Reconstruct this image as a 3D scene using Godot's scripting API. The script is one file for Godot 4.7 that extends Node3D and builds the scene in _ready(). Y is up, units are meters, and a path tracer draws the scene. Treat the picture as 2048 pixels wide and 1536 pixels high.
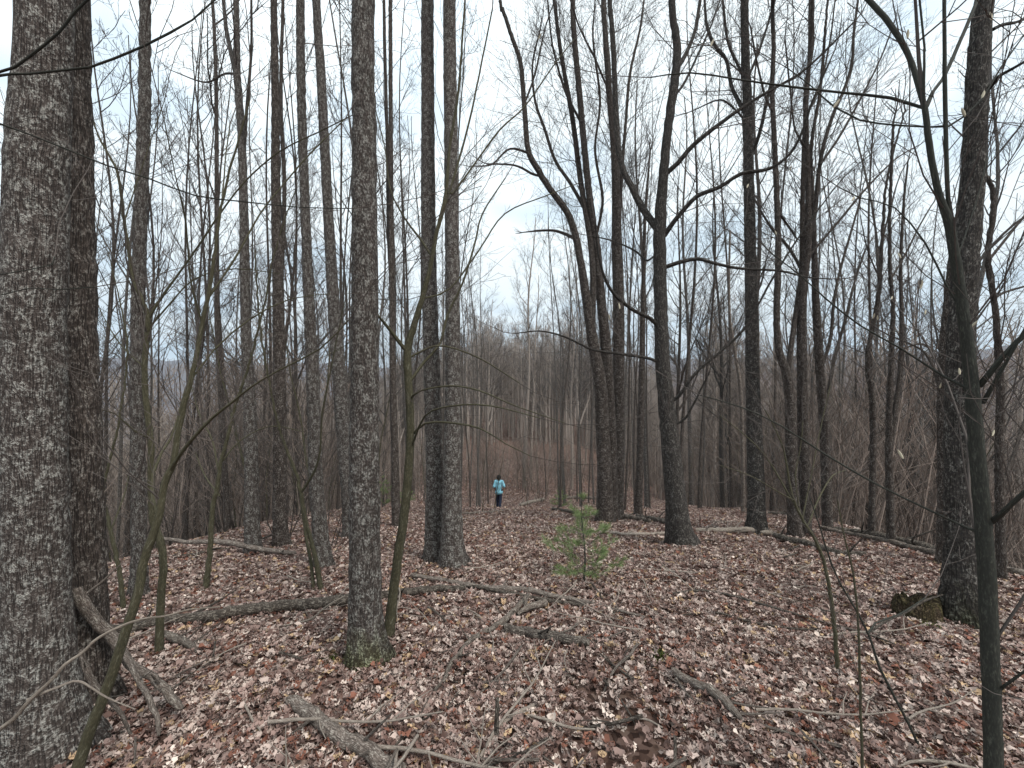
extends Node3D
# Leafless hardwoods on a narrow ridge under an overcast sky, a walker ahead on the path.

class Buf:
	var v := PackedVector3Array()
	var n := PackedVector3Array()
	var uv := PackedVector2Array()
	var c := PackedColorArray()
	var i := PackedInt32Array()

var rng := RandomNumberGenerator.new()
var bump := FastNoiseLite.new()
var knot := FastNoiseLite.new()
var mats := {}
var taken := {}
var spots: Array[Vector3] = []

# ------------------------------------------------------------------ terrain
func ridge_line(d: float) -> float:
	if d < 0.0:
		return -0.05 * d
	if d < 14.0:
		return -(0.12 * d + 0.0066 * d * d)
	var y := -2.9736
	if d < 45.0:
		var u := d - 14.0
		return y - 0.345 * (u - u * u / 62.0)
	y -= 0.345 * 15.5
	return y + 4.5 * smoothstep(45.0, 155.0, d)

func ground(x: float, z: float) -> float:
	var d := -z
	var dd := clampf(d, 0.0, 40.0)
	var xr := 4.4 + 0.27 * minf(dd, 20.0)
	var xl := 4.3 + 0.10 * minf(dd, 30.0)
	var far := maxf(0.0, d - 160.0)
	var s := maxf(maxf(0.0, x - xr), -x - xl)
	s = maxf(s, far)
	var h := ridge_line(d) - 0.62 * s * s / (s + 2.5)
	if s > 30.0:
		# the valley floor, the far side of it and the hills beyond
		var r := sqrt(x * x + d * d)
		var roll := bump.get_noise_2d(x * 0.012, d * 0.012) * 0.5 + 0.5
		var floor_y := lerpf(-70.0, -45.0, roll)
		h = maxf(h, floor_y) if h > floor_y + 8.0 else floor_y + 8.0 * exp((h - floor_y - 8.0) / 16.0)
		var right := smoothstep(-50.0, 150.0, x)
		h += right * smoothstep(150.0, 420.0, r) * (62.0 + 22.0 * roll) * (0.55 + 0.45 * smoothstep(0.0, 400.0, x))
		h += smoothstep(900.0, 1900.0, r) * (85.0 + 120.0 * (bump.get_noise_2d(x * 0.004 + 31.0, d * 0.004) * 0.5 + 0.35)) * (1.0 - 0.35 * right)
	return h

func ground_normal(x: float, z: float) -> Vector3:
	var e := 0.15
	return Vector3(ground(x - e, z) - ground(x + e, z), 2.0 * e, ground(x, z - e) - ground(x, z + e)).normalized()

func relief(x: float, z: float) -> float:
	return bump.get_noise_2d(x * 1.4, z * 1.4) * 0.05 * (1.0 - smoothstep(15.0, 40.0, absf(x) + absf(z)))

func at_ground(x: float, z: float) -> float:
	return ground(x, z) + relief(x, z)

# ------------------------------------------------------------------ nodes
func numbered(called: String) -> String:
	var k: int = taken.get(called, 0)
	taken[called] = k + 1
	return called if k == 0 else "%s_%03d" % [called, k]

func tag(o: Node3D, label: String, category: String, group := "", kind := "") -> void:
	if label: o.set_meta("label", label)
	if category: o.set_meta("category", category)
	if group: o.set_meta("group", group)
	if kind: o.set_meta("kind", kind)

func thing(called: String, label: String, category: String, at: Vector3, group := "") -> Node3D:
	var o := Node3D.new()
	o.name = numbered(called)
	add_child(o)
	o.position = at
	tag(o, label, category, group)
	return o

func mesh_of(b: Buf) -> ArrayMesh:
	var a := []
	a.resize(Mesh.ARRAY_MAX)
	a[Mesh.ARRAY_VERTEX] = b.v
	a[Mesh.ARRAY_NORMAL] = b.n
	if b.uv.size() == b.v.size(): a[Mesh.ARRAY_TEX_UV] = b.uv
	if b.c.size() == b.v.size(): a[Mesh.ARRAY_COLOR] = b.c
	a[Mesh.ARRAY_INDEX] = b.i
	var m := ArrayMesh.new()
	m.add_surface_from_arrays(Mesh.PRIMITIVE_TRIANGLES, a)
	return m

func part(called: String, m: Mesh, mat: Material, parent: Node) -> MeshInstance3D:
	var o := MeshInstance3D.new()
	o.name = called
	o.mesh = m
	o.material_override = mat
	parent.add_child(o, true)
	return o

# ------------------------------------------------------------------ tubes
func tube(b: Buf, pts: PackedVector3Array, rad: PackedFloat32Array, sides: int, vtile: float, tint: Color, rough := 0.0, moss := 0.0, urep := 1.0, lobe := 0.0) -> void:
	var k := pts.size()
	if k < 2: return
	var dir := (pts[1] - pts[0]).normalized()
	var u := dir.cross(Vector3(0.31, 0.1, 0.94)).normalized()
	if absf(dir.dot(Vector3(0.31, 0.1, 0.94))) > 0.97: u = dir.cross(Vector3.RIGHT).normalized()
	var base := b.v.size()
	var along := 0.0
	var salt := pts[0].x * 7.0 + pts[0].z * 3.0
	for r in k:
		if r > 0:
			along += pts[r].distance_to(pts[r - 1])
			dir = (pts[mini(r + 1, k - 1)] - pts[r - 1]).normalized()
		u = (u - dir * u.dot(dir)).normalized()
		var w := dir.cross(u)
		for s in sides + 1:
			var a := TAU * s / sides
			var nn := u * cos(a) + w * sin(a)
			var rr := rad[r]
			if rough > 0.0:
				var sa := s % sides
				var q := pts[r] + nn * rr
				if sa != s:
					q = pts[r] + u * rr
				rr *= 1.0 + rough * (0.055 * bump.get_noise_3d(q.x * 9.0 + salt, q.y * 2.2, q.z * 9.0) + 0.055 * knot.get_noise_3d(q.x * 60.0, q.y * 16.0, q.z * 60.0))
			if lobe > 0.0:
				rr *= 1.0 + lobe * exp(-maxf(along - 0.2, 0.0) / 0.2) * (0.5 + 0.5 * cos((s % sides) * TAU / sides * 5.0 + salt) + 0.5 * cos((s % sides) * TAU / sides * 3.0 + salt * 2.0))
			b.v.append(pts[r] + nn * rr)
			b.n.append(nn)
			b.uv.append(Vector2(urep * s / sides, along / vtile))
			var t := tint
			if rough > 0.0:
				t = tint * (1.0 + 0.3 * bump.get_noise_3d(nn.x * 0.8 + salt, pts[r].y * 0.9, nn.z * 0.8))
				t.a = 1.0
			if moss > 0.0:
				var g := clampf(moss * (1.15 - along / 0.42) + 0.5 * bump.get_noise_3d(nn.x * 3.0, pts[r].y * 6.0 + salt, nn.z * 3.0) - 0.1 + 0.25 * nn.z, 0.0, 1.0) * 0.8
				t = t.lerp(Color(0.62, 0.78, 0.16), g)
			b.c.append(t)
	var ring := sides + 1
	for r in k - 1:
		var o := base + r * ring
		for s in sides:
			b.i.append(o + s); b.i.append(o + ring + s); b.i.append(o + s + 1)
			b.i.append(o + s + 1); b.i.append(o + ring + s); b.i.append(o + ring + s + 1)
	# rounded end
	var tip := b.v.size()
	b.v.append(pts[k - 1] + dir * rad[k - 1] * 0.6)
	b.n.append(dir)
	b.uv.append(Vector2(0.5, along / vtile))
	b.c.append(tint)
	var last := base + (k - 1) * ring
	for s in sides:
		b.i.append(last + s); b.i.append(tip); b.i.append(last + s + 1)

func whip(b: Buf, pts: PackedVector3Array, r0: float, r1: float) -> void:
	# a thin three-sided twig
	var k := pts.size()
	var base := b.v.size()
	var dir := (pts[1] - pts[0]).normalized()
	var u := dir.cross(Vector3(0.31, 0.1, 0.94)).normalized()
	for r in k:
		if r > 0: dir = (pts[mini(r + 1, k - 1)] - pts[r - 1]).normalized()
		u = (u - dir * u.dot(dir)).normalized()
		var w := dir.cross(u)
		var rr := lerpf(r0, r1, float(r) / (k - 1))
		for s in 3:
			var a := TAU * s / 3.0
			var nn := u * cos(a) + w * sin(a)
			b.v.append(pts[r] + nn * rr)
			b.n.append(nn)
	for r in k - 1:
		var o := base + r * 3
		for s in 3:
			var s1 := (s + 1) % 3
			b.i.append(o + s); b.i.append(o + 3 + s); b.i.append(o + s1)
			b.i.append(o + s1); b.i.append(o + 3 + s); b.i.append(o + 3 + s1)

func aside(dir: Vector3, angle: float) -> Vector3:
	var ax := dir.cross(Vector3(rng.randf_range(-1, 1), rng.randf_range(-1, 1), rng.randf_range(-1, 1)))
	if ax.length() < 0.01: ax = dir.cross(Vector3(0.3, 0.2, 1))
	return dir.rotated(ax.normalized(), angle)

func twig(b: Buf, p: Vector3, dir: Vector3, len: float, r: float, level: int, thin := 0.0012) -> void:
	var segs := 4 if len > 0.5 else 3
	if level == 0 and len < 0.25: segs = 2
	var pts := PackedVector3Array([p])
	var d := dir
	var q := p
	var lift := rng.randf_range(0.02, 0.22)
	for s in segs:
		d = (d + Vector3(rng.randf_range(-0.2, 0.2), rng.randf_range(-0.14, 0.14) + lift, rng.randf_range(-0.2, 0.2))).normalized()
		q += d * len / segs
		pts.append(q)
	whip(b, pts, r, maxf(thin, r * 0.35))
	if level > 0:
		var n := int(clampf(len * rng.randf_range(4.0, 6.5), 2, 9))
		for j in n:
			var t := rng.randf_range(0.18, 0.97)
			var f := t * segs
			var a := int(f)
			var o := pts[a].lerp(pts[mini(a + 1, segs)], f - a)
			var dd := (pts[mini(a + 1, segs)] - pts[a]).normalized() if a < segs else d
			twig(b, o, aside(dd, rng.randf_range(0.5, 1.05)), len * rng.randf_range(0.3, 0.55) * (1.15 - t * 0.55), maxf(thin, r * (1.0 - 0.6 * t) * 0.6), level - 1, thin)

func smooth_line(raw: Array, step: float, wob: float) -> Array:
	# Catmull-Rom through the given points; [points, radii]
	var pts := PackedVector3Array()
	var rad := PackedFloat32Array()
	var k := raw.size()
	for j in k - 1:
		var a: Array = raw[maxi(j - 1, 0)]
		var c: Array = raw[j]
		var d: Array = raw[j + 1]
		var e: Array = raw[mini(j + 2, k - 1)]
		var p0 := Vector3(a[0], a[1], a[2])
		var p1 := Vector3(c[0], c[1], c[2])
		var p2 := Vector3(d[0], d[1], d[2])
		var p3 := Vector3(e[0], e[1], e[2])
		var n := maxi(1, int(ceil(p1.distance_to(p2) / step)))
		for s in n:
			var t := float(s) / n
			pts.append(p1.cubic_interpolate(p2, p0, p3, t))
			rad.append(lerpf(c[3], d[3], t))
	var z: Array = raw[k - 1]
	pts.append(Vector3(z[0], z[1], z[2]))
	rad.append(z[3])
	if wob > 0.0:
		for j in range(1, pts.size() - 1):
			pts[j] += Vector3(bump.get_noise_2d(pts[j].y * 9.0, 3.0 + z[0] * 5.0), 0, bump.get_noise_2d(pts[j].y * 9.0, 77.0 + z[0] * 5.0)) * wob
	return [pts, rad]

# ------------------------------------------------------------------ the trees that stand near
func hero(called: String, label: String, category: String, group: String, look: String, x: float, z: float, trunk: Array, limbs: Array, o: Dictionary) -> void:
	var t := thing(called, label, category, Vector3(x, at_ground(x, z), z), group)
	spots.append(Vector3(x, 0.6, z))
	var wob: float = o.get("wob", 0.011)
	wob = minf(wob, float(trunk[0][3]) * 0.4)
	var rough: float = o.get("rough", 0.25)
	var flare: float = o.get("flare", 0.12)
	var r0: float = trunk[0][3]
	var step := clampf(r0 * 0.45, 0.025, 0.12)
	var line := smooth_line(trunk, step, wob)
	var pts: PackedVector3Array = line[0]
	var rad: PackedFloat32Array = line[1]
	for j in pts.size():
		var up := pts[j].y
		rad[j] *= 1.0 + flare * exp(-maxf(up, 0.0) / (r0 * 1.1))
	# the foot runs a little into the ground
	pts.insert(0, pts[0] + Vector3(0, -0.2, 0))
	rad.insert(0, rad[0] * 1.12)
	var b := Buf.new()
	var sides := 28 if r0 > 0.12 else (16 if r0 > 0.06 else 9)
	var girth := TAU * r0
	var tile := 0.9 if look in ["lichen", "brown", "dark"] else 0.5
	var urep := maxf(1.0, roundf(girth / tile))
	var light := 0.85 + 0.3 * rng.randf()
	tube(b, pts, rad, sides, tile * 2.0, Color(light, light, light), rough, o.get("moss", 0.0), urep, 0.2 if r0 > 0.1 else 0.1)
	part("trunk", mesh_of(b), mats[look], t)
	var tw := Buf.new()
	var dens: float = o.get("twigs", 1.0) * 1.7
	var tips: Array[Vector3] = []
	for l in limbs:
		var ll := smooth_line(l, 0.12, wob * 0.5)
		var lb := Buf.new()
		var lp: PackedVector3Array = ll[0]
		var lr: PackedFloat32Array = ll[1]
		tube(lb, lp, lr, 8 if lr[0] > 0.02 else 6, tile * 2.0, Color(light, light, light), rough * 0.5, 0.0, 1.0)
		part("limb", mesh_of(lb), mats[look], t)
		clothe(tw, lp, lr, dens, 0.12)
		tips.append(lp[lp.size() - 1])
	if dens > 0.0: clothe(tw, pts, rad, dens * (0.45 if r0 > 0.05 else 0.9), 0.35)
	if tw.i.size():
		var tn := part("twigs", mesh_of(tw), mats["twig"], t)
		tn.set_meta("kind", "stuff")
	if o.has("buds"):
		var m := bud_mesh()
		for k in 60:
			var q := tw.v[tw.v.size() - 1 - (k * 977) % tw.v.size()]
			var s := part("bud", m, mats["bud"], t)
			s.position = q
			s.rotation = Vector3(rng.randf_range(-0.6, 0.6), rng.randf() * TAU, rng.randf_range(-0.6, 0.6))
			s.scale = Vector3.ONE * rng.randf_range(0.7, 1.2)

func clothe(tw: Buf, pts: PackedVector3Array, rad: PackedFloat32Array, dens: float, from: float) -> void:
	var total := 0.0
	for j in pts.size() - 1: total += pts[j].distance_to(pts[j + 1])
	var along := 0.0
	for j in pts.size() - 1:
		var seg := pts[j].distance_to(pts[j + 1])
		along += seg
		if along / total < from: continue
		var hope := dens * seg * 1.5
		while hope > rng.randf():
			hope -= 1.0
			var dir := (pts[j + 1] - pts[j]).normalized()
			var len := rng.randf_range(0.35, 1.15) * clampf(rad[j] * 60.0, 0.45, 2.0)
			var r := minf(rad[j] * 0.42, len * 0.0045)
			twig(tw, pts[j], aside(dir, rng.randf_range(0.5, 1.0)), len, r, 3 if len > 1.3 else (2 if len > 0.5 else 1))
	var e := pts.size() - 1
	if dens > 0.0:
		twig(tw, pts[e], (pts[e] - pts[e - 1]).normalized(), 0.7, rad[e], 2)

func bud_mesh() -> Mesh:
	var b := Buf.new()
	tube(b, PackedVector3Array([Vector3(0, -0.004, 0), Vector3(0, 0.003, 0), Vector3(0, 0.012, 0), Vector3(0, 0.022, 0), Vector3(0, 0.028, 0)]), PackedFloat32Array([0.0015, 0.0035, 0.0045, 0.003, 0.0008]), 6, 1.0, Color.WHITE)
	return mesh_of(b)

# ------------------------------------------------------------------ trees that stand farther off: a few kinds, copied
func grown_tree(called: String, height: float, r0: float, first: float, spread: float, twigs: int, look: String, limbs_n: int, forks := 0, joined := false) -> Node3D:
	var t := Node3D.new()
	t.name = called
	var b := Buf.new()
	var pts := PackedVector3Array()
	var rad := PackedFloat32Array()
	var lean := Vector3(rng.randf_range(-0.05, 0.05), 0, rng.randf_range(-0.05, 0.05))
	var sway := rng.randf_range(0.1, 0.35)
	var phase := rng.randf() * TAU
	var steps := 16
	for j in steps + 1:
		var h := height * j / steps
		pts.append(lean * h + Vector3(sin(phase + h * 0.5) * sway * h / height, h - (0.5 if j == 0 else 0.0), cos(phase * 1.7 + h * 0.42) * sway * h / height))
		rad.append(r0 * (1.0 - 0.8 * pow(float(j) / steps, 1.1)) * (1.22 if j == 0 else 1.0))
	tube(b, pts, rad, 9, 1.8, Color.WHITE, 0.3, 0.0, 1.0)
	part("trunk", mesh_of(b), mats[look], t)
	var tw := Buf.new()
	var rest := Buf.new()
	for k in limbs_n:
		var f := lerpf(first, 0.97, pow((k + rng.randf()) / limbs_n, 0.85))
		var s := f * steps
		var a := int(s)
		var p := pts[a].lerp(pts[mini(a + 1, steps)], s - a)
		var r := r0 * (1.0 - 0.8 * f) * rng.randf_range(0.35, 0.6)
		var az := rng.randf() * TAU
		var up := rng.randf_range(0.55, 1.1)
		var d := Vector3(cos(az), up * 1.2, sin(az)).normalized()
		var len := spread * (1.15 - f * 0.75) * rng.randf_range(0.7, 1.25)
		if k < forks:
			len *= 1.5
			r *= 1.5
		var lp := PackedVector3Array([p])
		var lr := PackedFloat32Array([r])
		var segs := 6
		var q := p
		for j in segs:
			d = (d + Vector3(rng.randf_range(-0.22, 0.22), rng.randf_range(0.0, 0.26), rng.randf_range(-0.22, 0.22))).normalized()
			q += d * len / segs
			lp.append(q)
			lr.append(lerpf(r, 0.006, float(j + 1) / segs))
		if joined or k > 7:
			tube(rest, lp, lr, 5, 1.8, Color.WHITE)
		else:
			var lb := Buf.new()
			tube(lb, lp, lr, 5, 1.8, Color.WHITE)
			part("limb", mesh_of(lb), mats[look], t)
		var n := int(twigs * len / spread)
		for j in n:
			var g := rng.randf_range(0.15, 1.0) * segs
			var c := mini(int(g), segs - 1)
			var o := lp[c].lerp(lp[c + 1], g - c)
			twig(tw, o, aside((lp[c + 1] - lp[c]).normalized(), rng.randf_range(0.35, 0.9)), len * rng.randf_range(0.22, 0.5), maxf(0.0055, r * 0.3), 2 if rng.randf() < 0.68 else 1, 0.003)
	if rest.i.size(): part("upper_limbs", mesh_of(rest), mats[look], t).set_meta("kind", "stuff")
	var m := part("twigs", mesh_of(tw), mats["fine_twig"], t)
	m.set_meta("kind", "stuff")
	return t

func grown_sapling(called: String, height: float, stems: int, r0: float, look: String, arch: float) -> Node3D:
	var t := Node3D.new()
	t.name = called
	var tw := Buf.new()
	for k in stems:
		var az := rng.randf() * TAU
		var d := Vector3(cos(az) * arch, 1.0, sin(az) * arch).normalized()
		var p := Vector3(cos(az), 0, sin(az)) * 0.03 * stems
		var h := height * rng.randf_range(0.6, 1.0)
		var pts := PackedVector3Array([p - Vector3(0, 0.15, 0)])
		var rad := PackedFloat32Array([r0 * 1.15])
		var q := p
		var segs := 10
		for j in segs:
			pts.append(q)
			rad.append(r0 * (1.0 - 0.85 * j / segs))
			d = (d + Vector3(rng.randf_range(-0.13, 0.13), rng.randf_range(-0.03, 0.1), rng.randf_range(-0.13, 0.13))).normalized()
			q += d * h / segs
		var b := Buf.new()
		tube(b, pts, rad, 6, 1.0, Color.WHITE)
		part("stem", mesh_of(b), mats[look], t)
		for j in range(2, segs):
			for n in 2:
				if rng.randf() < 0.85:
					twig(tw, pts[j], aside((pts[j] - pts[j - 1]).normalized(), rng.randf_range(0.6, 1.15)), h * rng.randf_range(0.12, 0.32) * (1.2 - 0.06 * j), rad[j] * 0.5, 2 if rng.randf() < 0.5 else 1, 0.0018)
	var m := part("twigs", mesh_of(tw), mats["twig"], t)
	m.set_meta("kind", "stuff")
	return t

func set_out(proto: Node3D, used: Dictionary, x: float, z: float, size: float, label: String, category: String, group: String, sink := 0.0) -> Node3D:
	var o: Node3D = proto
	if used.has(proto): o = proto.duplicate()
	used[proto] = true
	o.name = numbered(str(proto.get_meta("called")))
	add_child(o)
	o.position = Vector3(x, at_ground(x, z) - sink, z)
	o.rotation.y = rng.randf() * TAU
	o.scale = Vector3.ONE * size
	tag(o, label, category, group)
	return o

const MARKS := [[195, "huge left pair"], [278, "upright grey trunk"], [495, "fork-topped trunk"], [560, "slender dark trunk"], [630, "foot-leaning trunk"], [730, "mossy middle trunk"], [885, "close grey pair"], [998, "walking person"], [1220, "brown clump"], [1335, "wide forked tree"], [1510, "straight dark trunk"], [1640, "close-set three"], [1785, "twin slim trunk"], [1925, "big right trunk"]]
const ORDER := ["first", "second", "third", "fourth", "fifth", "sixth", "seventh", "eighth", "ninth", "tenth", "eleventh", "twelfth", "thirteenth", "fourteenth", "fifteenth", "sixteenth", "seventeenth", "eighteenth", "nineteenth", "twentieth", "twenty-first", "twenty-second", "twenty-third", "twenty-fourth", "twenty-fifth", "twenty-sixth", "twenty-seventh", "twenty-eighth", "twenty-ninth", "thirtieth"]

func label_by_place(row: Array, phrase: String) -> void:
	# tells alike trees apart by the nearer trunks between which each is seen
	row.sort_custom(func(a, b): return a.position.x / -a.position.z < b.position.x / -b.position.z)
	var spans := {}
	for o: Node3D in row:
		var sx := 1024.0 + 765.0 * o.position.x / -o.position.z
		var k := 0
		while k < MARKS.size() and sx > MARKS[k][0]: k += 1
		if not spans.has(k): spans[k] = []
		spans[k].append(o)
	for k in spans:
		var few: Array = spans[k]
		for j in few.size():
			var which: String = ORDER[mini(j, 29)] + " from left, " if few.size() > 1 else ""
			var where := "left of the " + str(MARKS[0][1]) if k == 0 else ("right of the " + str(MARKS[MARKS.size() - 1][1]) if k == MARKS.size() else "between %s and %s" % [MARKS[k - 1][1], MARKS[k][1]])
			few[j].set_meta("label", phrase + ", " + which + where)

func free_of(x: float, z: float, gap: float) -> bool:
	for s in spots:
		if absf(s.x - x) < gap and Vector2(s.x - x, s.z - z).length() < gap: return false
	return true

# ------------------------------------------------------------------ fallen wood
func fallen(called: String, label: String, category: String, group: String, look: String, raw: Array, o: Dictionary) -> void:
	var first: Array = raw[0]
	var at := Vector3(first[0], at_ground(first[0], first[2]), first[2])
	var t := thing(called, label, category, at, group)
	var rel := []
	for p in raw:
		var y: float = ground(p[0], p[2]) + relief(p[0], p[2]) + maxf(p[1], p[3] * 0.6 + 0.036)
		rel.append([p[0] - at.x, y - at.y, p[2] - at.z, p[3]])
	var r0: float = rel[0][3]
	for p in rel: r0 = maxf(r0, p[3])
	var line := smooth_line(rel, clampf(r0 * 0.7, 0.02, 0.06), 0.0)
	var pts: PackedVector3Array = line[0]
	var rad: PackedFloat32Array = line[1]
	for j in range(1, pts.size() - 1):
		var q := pts[j] * 3.0 + at
		pts[j] += Vector3(bump.get_noise_3d(q.x * 2, q.y, q.z * 2), 0.5 * bump.get_noise_3d(q.x * 2, q.y + 40, q.z * 2), bump.get_noise_3d(q.x * 2, q.y + 90, q.z * 2)) * r0 * 0.7
	var b := Buf.new()
	var light := rng.randf_range(0.8, 1.15)
	tube(b, pts, rad, 12 if r0 > 0.02 else 7, 0.7, Color(light, light, light * 0.98), 0.8, 0.0, 1.0)
	part("stem", mesh_of(b), mats[look], t)
	# stubs of broken twigs
	if r0 > 0.012 and pts.size() > 6:
		var sb := Buf.new()
		for k in 3:
			var j := rng.randi_range(2, pts.size() - 3)
			var d := aside((pts[j + 1] - pts[j]).normalized(), rng.randf_range(0.6, 1.2))
			d.y = absf(d.y)
			var l := rng.randf_range(2.0, 8.0) * r0
			tube(sb, PackedVector3Array([pts[j], pts[j] + d * l * 0.5, pts[j] + (d + Vector3(0.1, 0.15, 0.1)) * l]), PackedFloat32Array([r0 * 0.28, r0 * 0.22, r0 * 0.1]), 5, 0.7, Color(light, light, light))
		part("stub", mesh_of(sb), mats[look], t)

# ------------------------------------------------------------------ leaves
func leaf_mesh(kind: int) -> ArrayMesh:
	# a curled dead leaf of unit length, stalk end at the origin, lying in xz with y up
	var rim := PackedVector2Array()
	if kind % 4 == 0:  # palmate
		for p in [[0, 0], [0.17, 0.03], [0.34, -0.02], [0.27, 0.2], [0.5, 0.34], [0.3, 0.44], [0.36, 0.66], [0.17, 0.64], [0.0, 1.0]]: rim.append(Vector2(p[0], p[1]))
	elif kind % 4 == 1:  # deep round lobes
		for p in [[0, 0], [0.06, 0.1], [0.22, 0.2], [0.11, 0.32], [0.3, 0.46], [0.15, 0.58], [0.3, 0.74], [0.12, 0.84], [0.0, 1.0]]: rim.append(Vector2(p[0], p[1]))
	elif kind % 4 == 2:  # four square lobes
		for p in [[0, 0], [0.25, 0.02], [0.4, 0.22], [0.22, 0.45], [0.38, 0.66], [0.22, 0.9], [0.0, 0.78]]: rim.append(Vector2(p[0], p[1]))
	else:  # plain oval
		for p in [[0, 0], [0.13, 0.12], [0.22, 0.32], [0.25, 0.5], [0.19, 0.72], [0.08, 0.9], [0.0, 1.0]]: rim.append(Vector2(p[0], p[1]))
	var n := rim.size()
	for j in range(n - 2, 0, -1):
		rim.append(Vector2(-rim[j].x * rng.randf_range(0.8, 1.05), rim[j].y + rng.randf_range(-0.04, 0.04)))
	var fold := rng.randf_range(0.2, 1.1)
	var curl := rng.randf_range(-0.5, 0.7)
	var twist := rng.randf_range(-0.9, 0.9)
	var b := SurfaceTool.new()
	b.begin(Mesh.PRIMITIVE_TRIANGLES)
	b.set_smooth_group(0)
	var lay := func(p: Vector2) -> Vector3:
		var y: float = fold * absf(p.x) * 0.7 + curl * (p.y - 0.5) * (p.y - 0.5) + twist * p.x * (p.y - 0.4) + 0.06 * sin(p.y * 17.0 + p.x * 11.0)
		return Vector3(p.x * (1.0 - 0.25 * fold), y, -(p.y - 0.45))
	var mid := [Vector2(0, 0.25), Vector2(0, 0.5), Vector2(0, 0.72)]
	for j in rim.size():
		var p0 := rim[j]
		var p1 := rim[(j + 1) % rim.size()]
		var my := (p0.y + p1.y) * 0.5
		var m: Vector2 = mid[0] if my < 0.35 else (mid[1] if my < 0.62 else mid[2])
		b.add_vertex(lay.call(p0)); b.add_vertex(lay.call(p1)); b.add_vertex(lay.call(m))
	for j in 2:
		for side in [1.0, -1.0]:
			var e := Vector2(side * 0.12, 0.35 if j == 0 else 0.62)
			b.add_vertex(lay.call(mid[j])); b.add_vertex(lay.call(mid[j + 1])); b.add_vertex(lay.call(e))
	# the stalk
	b.add_vertex(Vector3(-0.012, 0.02, 0.44)); b.add_vertex(Vector3(0.012, 0.02, 0.44)); b.add_vertex(Vector3(0.05 * twist, 0.1, 0.72))
	b.generate_normals()
	return b.commit()

func leaf_tone() -> Color:
	var k := rng.randf()
	var c: Color
	if k < 0.30: c = Color(0.44, 0.37, 0.345)      # pale
	elif k < 0.62: c = Color(0.26, 0.19, 0.175)   # pinkish brown
	elif k < 0.82: c = Color(0.135, 0.088, 0.078)  # dark
	elif k < 0.90: c = Color(0.19, 0.088, 0.064)   # rust
	elif k < 0.96: c = Color(0.60, 0.53, 0.49)    # bleached
	else: c = Color(0.43, 0.32, 0.21)             # tan
	return c * Color(1.03, 0.965, 0.905) * rng.randf_range(0.68, 1.16)

func leaf_place(x: float, z: float, size: float, lift: float, tilt: float) -> Transform3D:
	var n := ground_normal(x, z)
	var q := Basis(Quaternion(Vector3.UP, n)) * Basis(Vector3.UP, rng.randf() * TAU) * Basis(Vector3(1, 0, 0), rng.randf_range(-tilt, tilt)) * Basis(Vector3(0, 0, 1), rng.randf_range(-tilt, tilt))
	if rng.randf() < 0.4: q = q * Basis(Vector3(0, 0, 1), PI)
	return Transform3D(q.scaled_local(Vector3.ONE * size), Vector3(x, at_ground(x, z) + lift, z))

func bare_patch(x: float, z: float) -> float:
	# the trodden earth near the camera, right of the middle, and thin places along the path
	var a := exp(-(pow((x - 0.62) / 0.34, 2.0) + pow((z + 2.05) / 0.5, 2.0)))
	return minf(a * (0.95 + 0.6 * bump.get_noise_2d(x * 7.0, z * 7.0)), 0.85) + 0.25 * smoothstep(0.15, 0.5, bump.get_noise_2d(x * 2.0 + 9.0, z * 2.0))

# ------------------------------------------------------------------ textures
func shades(ramp: Array) -> Gradient:
	var g := Gradient.new()
	var at := PackedFloat32Array()
	var col := PackedColorArray()
	for r in ramp:
		at.append(r[0])
		col.append(r[1])
	g.offsets = at
	g.colors = col
	return g

func noise(kind: int, freq: float, oct: int, salt: int) -> FastNoiseLite:
	var n := FastNoiseLite.new()
	n.noise_type = kind
	n.frequency = freq
	n.fractal_octaves = oct
	n.fractal_type = FastNoiseLite.FRACTAL_FBM if oct > 1 else FastNoiseLite.FRACTAL_NONE
	n.seed = salt
	return n

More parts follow.
